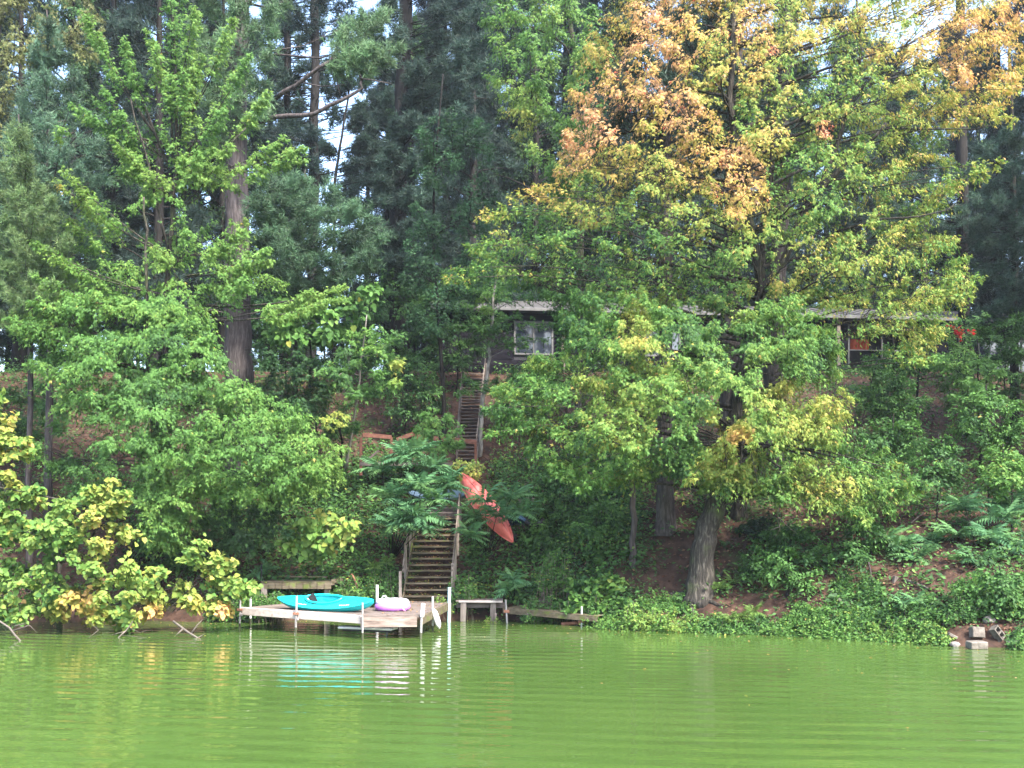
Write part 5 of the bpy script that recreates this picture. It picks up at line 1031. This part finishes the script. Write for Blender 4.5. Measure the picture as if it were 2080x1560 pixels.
sumac('small sumac on the bank above the timber dock stub', [W(1045, 1175, 34.6), W(1030, 1195, 34.4)], gb(1045, 1215), 83, 15, 1.0)
sumac('large sumac thicket at the right edge of the bank', [W(1960, 1030, 32), W(2040, 1050, 31.6), W(2010, 1090, 31), W(1945, 1085, 31.4), W(2065, 1110, 30.6), W(1985, 1140, 30.4), W(2050, 1020, 32.4)], gb(2010, 1210), 84, 20, 1.3)
sumac('sumac spreading low beside the fallen branches on the right bank', [W(1800, 1090, 32.2), W(1830, 1110, 31.8), W(1860, 1130, 31.4), W(1890, 1100, 31.8)], gb(1840, 1190), 85, 17, 1.2)
sumac('little sumac at the right waterline behind the low shrubs', [W(1835, 1225, 29.2), W(1860, 1215, 29.4)], gb(1840, 1265), 86, 11, .75)
sumac('yellow green fern right of the leaning maple trunk', [W(1460, 1190, 32.6), W(1490, 1180, 32.8)], gb(1470, 1215), 87, 14, .8, 'plant', 'fern', FRY, 'frond', .008)
sumac('yellowing fern by the water below the leaning maple', [W(1505, 1250, 31), W(1530, 1240, 31.2), W(1480, 1255, 31)], gb(1505, 1272), 88, 14, .75, 'plant', 'fern', FRY, 'frond', .008)
sumac('brownish fern on the bank left of the lower stairs', [W(760, 1150, 35.6), W(785, 1140, 35.8)], gb(770, 1180), 89, 12, .7, 'plant', 'fern', FRY, 'frond', .008)
sumac('fern in the shade left of the old platform post', [W(545, 1150, 35.7), W(520, 1165, 35.6)], gb(540, 1175), 90, 12, .7, 'plant', 'fern', FR, 'frond', .008)
# ---- shrubs along the waterline
def mound(label, px0, px1, py0, py1, Y0, seed, col, size=.10, n=60, name='shoreline_shrub', cat='shrub', tmpl=T_OVATE, depth=.7, leafp=0):
    xm = (px0 + px1) / 2; g = G(xm, py1 - 4); t = Tree(name, label, cat, g, seed, None, 'twig', tmpl); cf = col if callable(col) else plain(col, .18, .25)
    for k in range(n):
        a = t.r.uniform(0, math.pi); rr = t.r.random() ** .4; u = math.copysign(abs(math.cos(a)) ** .6, math.cos(a)) * rr; v = math.sin(a) * rr * t.r.random() ** .4
        px = xm + u * (px1 - px0) / 2; py = py1 - v * (py1 - py0) * .92 * (1 + .12 * math.sin(px * .09)); Y = min(Y0 + t.r.uniform(-1, 1) * depth * (1.1 - v), float(G(px, min(py, py1 - 3))[1]) - t.r.uniform(.0, .4))
        p = W(px, py, Y); gq = np.array((p[0] + t.r.normal() * .1, p[1] + .25, max(-.05, min(float(ground(p[0], p[1] + .25)), p[2] - .1))))
        t.branch(gq, p, min(.5, np.linalg.norm(p - gq) * .9 + .1), .28, 8, 5, size, cf, .008, flat=.8, droop=.3, up=.6, out=.5, rnd=.5, center=(p[0], p[1] + 2), arch=.02)
    t.done(leafp)
jw = zones(.95, [(1310, 1250, 40, 1.7), (1370, 1265, 25, 1.9), (1900, 1290, 60, 1.4), (1700, 1240, 60, 1.0)], .25, .3, .02)
for k, (lb, *a) in enumerate((('low bright green jewelweed mound at the waterline below the beech bush', 1560, 1690, 1232, 1298, 30.6), ('rounded green jewelweed mound left of the concrete rubble', 1680, 1800, 1232, 1303, 30.0),
        ('bushy green jewelweed mound ending at the concrete rubble', 1790, 1930, 1248, 1311, 28.9), ('yellow green weed mound at the waterline right of the sunken dock', 1255, 1345, 1212, 1280, 31.9),
        ('small bright weed clump on the water edge below the leaning maple', 1335, 1420, 1225, 1283, 31.6), ('dark green weeds at the foot of the leaning maple', 1410, 1480, 1240, 1284, 31.5),
        ('low weeds at the waterline at the right edge of the picture', 2058, 2130, 1250, 1318, 27.4), ('leafy shrub hanging over the concrete rubble at right', 1925, 2090, 1160, 1248, 28.6),
        ('green weeds growing behind the sunken dock section', 1060, 1150, 1200, 1250, 34.4), ('green weeds at the lower right side of the stairs', 915, 965, 1150, 1225, 35.3),
        ('leafy weeds under the old platform behind the kayak', 500, 580, 1195, 1232, 34.4), ('leafy weeds right of the old platform', 670, 740, 1160, 1225, 35.4), ('shaded weeds on the bank left of the stairs', 740, 815, 1130, 1205, 35.8),
        ('leafy weeds on the bank between the canoe and the sumac sapling', 1090, 1170, 1110, 1190, 35.2), ('yellowish weed patch beside the sunken dock post', 1185, 1260, 1200, 1272, 33.2))):
    mound(lb, *a, 120 + k, jw if k in (3, 4, 2, 0, 1) else zones(.62, [], .25, .3, .02), n=int((a[1] - a[0]) * 1.15))
mound('large leaved plant with pale heart leaves on the bank right of the dock stub', 1145, 1285, 1140, 1235, 33.8, 150, zones(.75, [(1245, 1190, 30, 1.3)], .3, .3), size=.19, n=34, name='burdock_plant', cat='plant', tmpl=T_HEART, leafp=120)
mound('small lime green weed growing at the foot of the stairs', 885, 905, 1200, 1222, 34.2, 151, zones(1.6, [], .2, .2), size=.09, n=7, name='weed', cat='plant', depth=.15)
mound('yellow weed tuft on the right leg of the dock stub', 985, 1012, 1247, 1268, 34.3, 152, zones(2.0, [], .3, .3), size=.09, n=9, name='weed', cat='plant', depth=.15)
for k, (lb, *a) in enumerate((('green waterside weeds between the yellowing fern and the beech bush mound', 1440, 1575, 1243, 1290, 31.0), ('green weeds covering the bank lip above the jewelweed mounds', 1600, 1780, 1215, 1262, 31.2),
        ('leafy weeds on the bank above the jewelweed near the little sumac', 1740, 1930, 1195, 1262, 30.4), ('waterside weeds just left of the concrete rubble', 1870, 1922, 1262, 1312, 28.4), ('ferny weeds on the bank lip left of the leaning maple', 1285, 1410, 1190, 1240, 33.0),
        ('low weeds along the foot of the bank under the slim grey trunk', 1220, 1300, 1235, 1278, 32.4), ('weeds hiding the bank behind the drooping basswood', 420, 540, 1200, 1250, 34.6), ('weeds on the bank right of the beech bush', 1690, 1800, 1150, 1215, 31.6))):
    mound(lb, *a, 170 + k, zones((.55, .7, .6, .9, .8, .9, .4, .6)[k], [], .25, .3, .02), n=int((a[1] - a[0]) * .95))
# ---- undergrowth over the whole slope, and the leaf litter under it
def cover():
    Lv = Leaves(); r = np.random.default_rng(99); n = 10000
    px = np.concatenate((r.uniform(-200, 2280, n - 3200), r.uniform(430, 1300, 3200))); Y = np.concatenate((28 + 26 * r.random(n - 3200) ** 1.25, r.uniform(34.8, 43, 3200))); x = (px - 1040) / F * Y
    ys = np.interp(x, SHX, SHY); tt = Y - ys; k = (tt > .25) & ~((np.abs(x + 3.0) < 1.15) & (Y < 39.5)) & ~((x > -3.2) & (x < -.9) & (Y > 40) & (Y < 51.5))
    dens = np.clip(.9 + .5 * _n(x * .5 + 3, Y * .5), .45, 1); gap = np.exp(-(((px - 1420) / 110) ** 2)) * np.clip(1 - (tt - 1) / 5, 0, 1)
    k &= r.random(n) < dens * (1 - .8 * gap) * np.where(px > 1700, .8, 1)
    for xx, yy in zip(x[k], Y[k]):
        g = np.array((xx, yy, float(ground(xx, yy)))); hgt = r.uniform(.15, .9) * (1 if yy > 36 else .75); m = r.integers(12, 32); sz = r.uniform(.10, .2)
        P = g + r.normal(size=(m, 3)) * np.array((.26, .26, .06)) + ZUP * (r.random((m, 1)) * hgt)
        T = unit(r.normal(size=(m, 3)) * np.array((1, 1, .4)) - ZUP * .25); nn = unit(ZUP * .8 + np.array((0, -.5, 0)) + r.normal(size=(m, 3)) * .4)
        h = r.choice([.1, .25, .45, .7, 1.2, 2.2], p=[.25, .27, .24, .16, .06, .02])
        Lv.add(P, T, nn, sz * r.uniform(.7, 1.3, m), hue(h + r.normal(size=m) * .25) * (1 + r.normal(size=(m, 1)) * .1))
    tag(link('undergrowth', leaf_mesh('undergrowth', T_OVATE, Lv.cat(), M['leaf'])), 'low leafy undergrowth covering the slope between the trees', 'undergrowth', kind='stuff')
    L2 = Leaves(); n = 26000; px = r.uniform(-150, 2250, n); Y = 27.5 + 25 * r.random(n) ** 1.4; x = (px - 1040) / F * Y; ys = np.interp(x, SHX, SHY); k = Y - ys > .2; x = x[k]; Y = Y[k]; n = len(x)
    P = np.stack((x, Y, ground(x, Y) + r.uniform(.01, .06, n)), 1)
    c = np.array([(.13, .06, .04), (.20, .11, .07), (.09, .05, .035), (.26, .16, .09), (.16, .07, .045)])[r.integers(0, 5, n)] * r.uniform(.7, 1.2, (n, 1))
    L2.add(P, unit(r.normal(size=(n, 3)) * (1, 1, .4)), unit(ZUP + np.array((0, -.35, 0)) + r.normal(size=(n, 3)) * .4), r.uniform(.08, .17, n), c)
    tag(link('leaf_litter', leaf_mesh('leaf_litter', T_OVATE, L2.cat(), M['leaf'])), 'reddish brown fallen leaves covering the bank', 'leaves', kind='stuff')
cover()
# ================================================================== FOREST BEHIND
def backtree(px, Y, top, seed, kind):
    """far trees closing the view between and above the nearer ones"""
    r = np.random.default_rng(seed); b = W(px, 700, Y); b[2] = float(ground(b[0], b[1])) - .3; tp = W(px + r.normal() * 15, top, Y)
    return b, tp
protos = {}
def make_back(kind, seed):
    t = Tree('forest_pine' if kind == 'pine' else 'forest_maple', '', 'tree', (0, 0, 0), seed, None, 'bark_dark', T_TUFT_FINE if kind == 'pine' else T_MAPLE3, 'needle' if kind == 'pine' else 'leaf')
    Hh = 24.0; t.trunk([np.array((0, 0, 0.)), np.array((.1, 0, Hh * .5)), np.array((0, 0, Hh))], .34, .06, n=8)
    cf = plain((.024, .044, .034), .15, .25) if kind == 'pine' else zones(.45, [], .2, .3) if kind == 'maple' else plain((.10, .13, .045), .2, .25)
    if kind != 'pine': cf = plain((.036, .075, .028) if kind == 'maple' else (.10, .12, .04), .2, .25)
    nb_ = 105 if kind == 'pine' else 120
    for k in range(nb_):
        f = .10 + .9 * (k + r_.random()) / nb_ if kind == 'pine' else .14 + .84 * r_.random(); z = Hh * f
        Lb = (3.4 * (1.05 - f) ** .6 + .3) * r_.uniform(.6, 1.15) if kind == 'pine' else 3.6 * math.sin(math.pi * min(.97, f * .85 + .15)) ** .6 * r_.uniform(.35, 1.05)
        a = r_.uniform(0, 2 * math.pi); p = np.array((math.cos(a) * Lb, math.sin(a) * Lb, z + Lb * (.08 if kind == 'pine' else .35)))
        q = np.array((0, 0, max(.5, z - Lb * .05)))
        if kind == 'pine': t.branch(q, p, min(Lb * .8, 2.4), .75, 12, 6, .42, cf, .04, flat=.35, droop=-.05, up=.3, out=.3, rnd=.9, tipdown=-.3)
        else: t.branch(q, p, min(Lb * .9, 1.9), .85, 15, 7, .23, cf, .04, flat=.6, center=(0, 0))
    t.done(); return t.o
r_ = np.random.default_rng(5)
for kd, s_ in (('pine', 201), ('pine2', 202), ('maple', 203), ('olive', 204)): protos[kd] = make_back('pine' if kd.startswith('pine') else kd, s_)
lbl = {'pine': 'tall dark pine standing in the wood behind the house', 'pine2': 'tall dark pine standing in the wood behind the house', 'maple': 'dark green leafy tree standing in the wood behind the house', 'olive': 'olive green leafy tree at the edge of the wood behind'}
used = set()
for (px, Y, kd, sc) in ((-60, 52, 'pine', 1.05), (40, 56, 'pine2', 1.1), (150, 50, 'maple', .9), (230, 58, 'pine', 1.2), (320, 54, 'pine2', 1.1), (400, 60, 'pine', 1.2), (455, 57, 'maple', 1.0), (545, 64, 'pine2', 1.05), (350, 68, 'pine', 1.35),
                        (790, 66, 'pine', 1.0), (835, 60, 'maple', .95), (905, 62, 'pine', 1.15), (960, 56, 'pine2', 1.05), (1040, 66, 'pine', 1.25), (1090, 62, 'maple', 1.05), (1150, 66, 'pine2', 1.2), (1230, 63, 'pine', 1.1), (1300, 68, 'maple', 1.1), (1370, 64, 'pine2', 1.05), (1460, 68, 'pine', 1.05),
                        (1560, 66, 'pine2', 1.0), (1640, 70, 'maple', 1.0), (1730, 66, 'pine', 1.05), (1810, 70, 'pine2', 1.05), (1880, 66, 'maple', .95), (1950, 68, 'pine', 1.1), (2030, 66, 'pine2', 1.1), (2110, 64, 'pine', 1.15), (2160, 62, 'maple', 1.0),
                        (500, 88, 'olive', .62), (600, 92, 'maple', .55), (660, 96, 'olive', .52), (725, 92, 'maple', .58), (790, 90, 'olive', .62), (860, 88, 'maple', .8), (1500, 90, 'maple', .9), (1700, 90, 'olive', .9), (1900, 92, 'maple', .9), (-60, 57, 'maple', .36), (-10, 56, 'maple', .45), (15, 60, 'maple', .5), (55, 61, 'pine', .5), (140, 60, 'pine2', .45), (330, 62, 'pine', .5), (470, 61, 'maple', .45), (30, 58, 'maple', .40), (110, 57, 'maple', .34), (200, 59, 'maple', .42), (280, 57, 'maple', .36), (360, 59, 'maple', .40), (440, 58, 'maple', .36), (530, 60, 'maple', .38), (600, 62, 'maple', .34), (680, 61, 'maple', .36), (750, 60, 'maple', .38), (830, 61, 'maple', .4), (880, 58, 'maple', .38), (575, 74, 'pine', .86), (640, 82, 'pine2', .55), (745, 72, 'pine2', .95), (705, 84, 'pine', .62), (480, 66, 'maple', .95), (260, 70, 'maple', 1.15), (90, 66, 'maple', 1.1), (-20, 64, 'pine', 1.2), (180, 63, 'pine2', 1.2), (870, 72, 'pine', 1.25), (1000, 74, 'pine2', 1.3), (1180, 74, 'pine', 1.3), (1080, 78, 'pine', 1.25), (1270, 76, 'pine2', 1.3), (1340, 80, 'maple', 1.1), (1420, 76, 'pine', 1.2), (1510, 79, 'pine2', 1.2), (1600, 77, 'pine', 1.15), (1680, 79, 'maple', 1.1), (1770, 78, 'pine2', 1.2), (1850, 79, 'pine', 1.15), (1990, 77, 'pine2', 1.2), (1120, 62, 'maple', .5), (1250, 64, 'maple', .55), (1350, 66, 'maple', .5), (1450, 64, 'maple', .55), (1580, 65, 'maple', .5), (1700, 67, 'maple', .55), (1820, 66, 'maple', .5), (1930, 67, 'maple', .5), (2040, 66, 'maple', .55), (-150, 60, 'maple', 1.1), (2310, 33, 'maple', .85), (2330, 38, 'pine', .95), (2290, 43, 'maple', .95), (2420, 40, 'maple', 1.0), (2300, 49, 'pine2', 1.0), (2480, 34, 'maple', .9), (2230, 54, 'maple', .95), (-260, 44, 'maple', .9), (-330, 37, 'pine', .9), (2250, 60, 'pine', 1.1), (1010, 84, 'maple', 1.0), (1200, 88, 'maple', 1.0)):
    src = protos[kd]; o = src
    if kd in used:
        o = src.copy(); COL.objects.link(o)
        for ch in src.children:
            c = ch.copy(); COL.objects.link(c); c.parent = o
    used.add(kd)
    b = W(px, 700, Y); o.location = (b[0], b[1], float(ground(b[0], b[1])) - .3); o.rotation_euler = (0, 0, r_.uniform(0, 6.28)); o.scale = (sc * .95, sc * .95, sc)
    o['label'] = lbl[kd]; o['group'] = {'p': 'pines in the wood behind the house', 'm': 'leafy trees in the wood behind the house', 'o': 'olive trees at the edge of the wood'}[kd[0]]
fl = Leaves(); n = 420; x = rng.uniform(-18, 18, n); y = np.interp(x, SHX, SHY) - rng.exponential(2.6, n) - .2
fl.add(np.stack((x, y, np.full(n, .006)), 1), unit(rng.normal(size=(n, 3)) * (1, 1, .02)), unit(ZUP + rng.normal(size=(n, 3)) * .05), rng.uniform(.04, .11, n), hue(rng.uniform(1.2, 6.2, n)) * .8)
tag(link('floating_leaves', leaf_mesh('floating_leaves', T_OVATE, fl.cat(), M['leaf'])), 'small fallen leaves floating on the green water', 'leaves', kind='stuff')
# ================================================================== SMALL THINGS ON THE BANK
def stick(name, label, pts, r0, r1, m='deadwood', cat='branch', side=()):
    b = MB(); P = [W(*q) if isinstance(q, tuple) else q for q in pts]; b.tube(noisy(P, rng, r0 * .4, 2), np.linspace(r0, r1, (len(P) - 1) * 2 + 1), 6)
    if not side: return tag(b.build(name, m, smooth=True), label, cat)
    e = empty(name, tuple(P[0]), label, cat); b.build('stem', m, e, smooth=True)
    for pl in side: MB().tube([W(*q) for q in pl], np.linspace(max(r1, .01), .004, len(pl)), 5).build('twig', m, e, smooth=True)
def gp(px, py, up=.05): q = G(px, py); return q + ZUP * up
stick('fallen_branch', 'pale fallen branch lying beside the sumac on the right bank', [gp(1835, 1180), gp(1865, 1195, .12), gp(1890, 1203)], .045, .03)
stick('fallen_branch', 'long bare branch slanting across the right bank to the sumac', [gp(1850, 1070, .1), gp(1890, 1055, .4), gp(1945, 1048, .5)], .03, .012, side=(((1890, 1055, 32.5), (1870, 1085, 32.3)), ((1905, 1053, 32.5), (1885, 1090, 32.3))))
stick('fallen_branch', 'dark thin pole leaning on the bank right of the beech bush', [gp(1777, 1222), gp(1765, 1160, .2), gp(1748, 1120, .25)], .035, .025, 'bark_pine')
stick('fallen_log', 'short pale log end lying at the foot of the beech bush', [gp(1688, 1212, .08), gp(1712, 1232, .08)], .075, .06)
stick('fallen_branch', 'brown stick leaning on the bank right of the old platform', [gp(730, 1212, .0), W(722, 1185, 35.5), W(714, 1166, 35.5)], .06, .035, 'rust')
stick('fallen_branch', 'thin bare sapling stem leaning over the right slope', [gp(1780, 1050), W(1765, 980, 34.5), W(1750, 920, 34.8)], .03, .015, 'bark_dark')
stick('water_branch', 'forked dead branch sticking out of the water below the basswood', [W(410, 1302, 29.6), W(385, 1285, 29.9), W(352, 1262, 30.3)], .03, .035, side=(((388, 1288, 29.9), (400, 1270, 30), (412, 1258, 30.1)), ((400, 1297, 29.7), (415, 1288, 29.8)), ((372, 1277, 30), (355, 1292, 29.8))))
stick('water_branch', 'tangle of drowned twigs below the middle of the basswood', [W(240, 1296, 29.8), W(255, 1282, 30), W(270, 1262, 30.3)], .022, .012, side=(((245, 1290, 29.9), (300, 1296, 29.7)), ((255, 1282, 30), (225, 1290, 29.8)), ((262, 1275, 30.1), (285, 1285, 29.9), (298, 1280, 29.9)), ((180, 1296, 29.8), (200, 1280, 30), (180, 1262, 30.3))))
stick('water_branch', 'grey dead branch dipping into the water at the far left', [W(42, 1303, 29), W(20, 1275, 29.4), W(-20, 1250, 29.8)], .03, .03, side=(((25, 1282, 29.3), (60, 1270, 29.4), (75, 1285, 29.3)), ((30, 1272, 29.4), (55, 1265, 29.5))))
def rock(label, px, py, sx, sy, sz, seed, m='rock', name='rock'):
    g = G(px, py) if py < 1300 else WZ(px, py, .02); r = np.random.default_rng(seed); bm = bmesh.new(); bmesh.ops.create_icosphere(bm, subdivisions=2, radius=1)
    dirs = unit(r.normal(size=(7, 3))); offs = r.uniform(.55, .85, 7)
    for v in bm.verts:
        c = np.array(v.co)
        for d, o in zip(dirs, offs):
            k = c @ d
            if k > o: c = c - d * (k - o)
        c += r.normal(size=3) * .03; v.co = c * (sx, sy, sz)
    me = bpy.data.meshes.new(name); bm.to_mesh(me); bm.free(); me.materials.append(M[m]); o = link(name, me); o.location = (g[0], g[1], g[2] + sz * .3); o.rotation_euler = (0, 0, r.uniform(0, 6))
    tag(o, label, 'rock')
rock('grey rock at the waterline below the yellow green weeds', 1322, 1276, .32, .3, .2, 1)
rock('small flat rock at the waterline under the leaning maple', 1378, 1279, .2, .2, .13, 2)
rock('round grey rock at the right edge of the water', 2068, 1314, .38, .3, .18, 3)
rock('small rock at the waterline below the jewelweed', 1655, 1296, .15, .15, .09, 4)
rock('dark rock just left of the concrete rubble', 1940, 1312, .16, .15, .1, 5)
rock('brown stone behind the concrete slab', 2010, 1265, .2, .2, .16, 6)
def block(name, label, px, py, half, rot, Y=None, holes=False, m='concrete'):
    g = (G(px, py) + (0, -.1, .06) if py < 1305 else WZ(px, py, .1)) if Y is None else W(px, py, Y); e = empty(name, tuple(g), label, 'concrete block'); e.rotation_euler = rot; a, b, c = half
    if not holes: MB().box(-a, a, -b, b, -c, c).build('slab', m, e, bevel=.015, local=True)
    else:
        k = MB()
        for (x0, x1, z0, z1) in ((-a, a, c * .7, c), (-a, a, -c, -c * .7), (-a, -a * .8, -c * .7, c * .7), (a * .8, a, -c * .7, c * .7), (-a * .1, a * .1, -c * .7, c * .7)): k.box(x0, x1, -b, b, z0, z1)
        k.build('shell', m, e, local=True)
block('concrete_slab', 'square pale concrete slab tilted on the right shore', 1981, 1291, (.19, .1, .15), (R(-12), R(4), R(10)))
block('concrete_slab', 'yellowish concrete block at the waterline below the tilted slab', 1984, 1310, (.25, .15, .1), (R(4), 0, R(8)))
block('cinder_block', 'tilted hollow cinder block with two holes on the right shore', 2022, 1291, (.2, .1, .11), (R(-25), R(52), R(6)), holes=True)
block('concrete_slab', 'small triangular broken concrete chunk right of the cinder block', 2032, 1306, (.14, .08, .06), (R(10), R(35), R(20)))
block('concrete_slab', 'narrow broken concrete piece left of the tilted slab', 1932, 1299, (.13, .08, .045), (R(0), R(28), R(-10)))
block('wooden_stump', 'small pale broken wood piece standing on the right bank', 1818, 1178, (.07, .06, .12), (R(5), R(12), R(20)), Y=float(G(1818, 1182)[1]), m='deadwood')
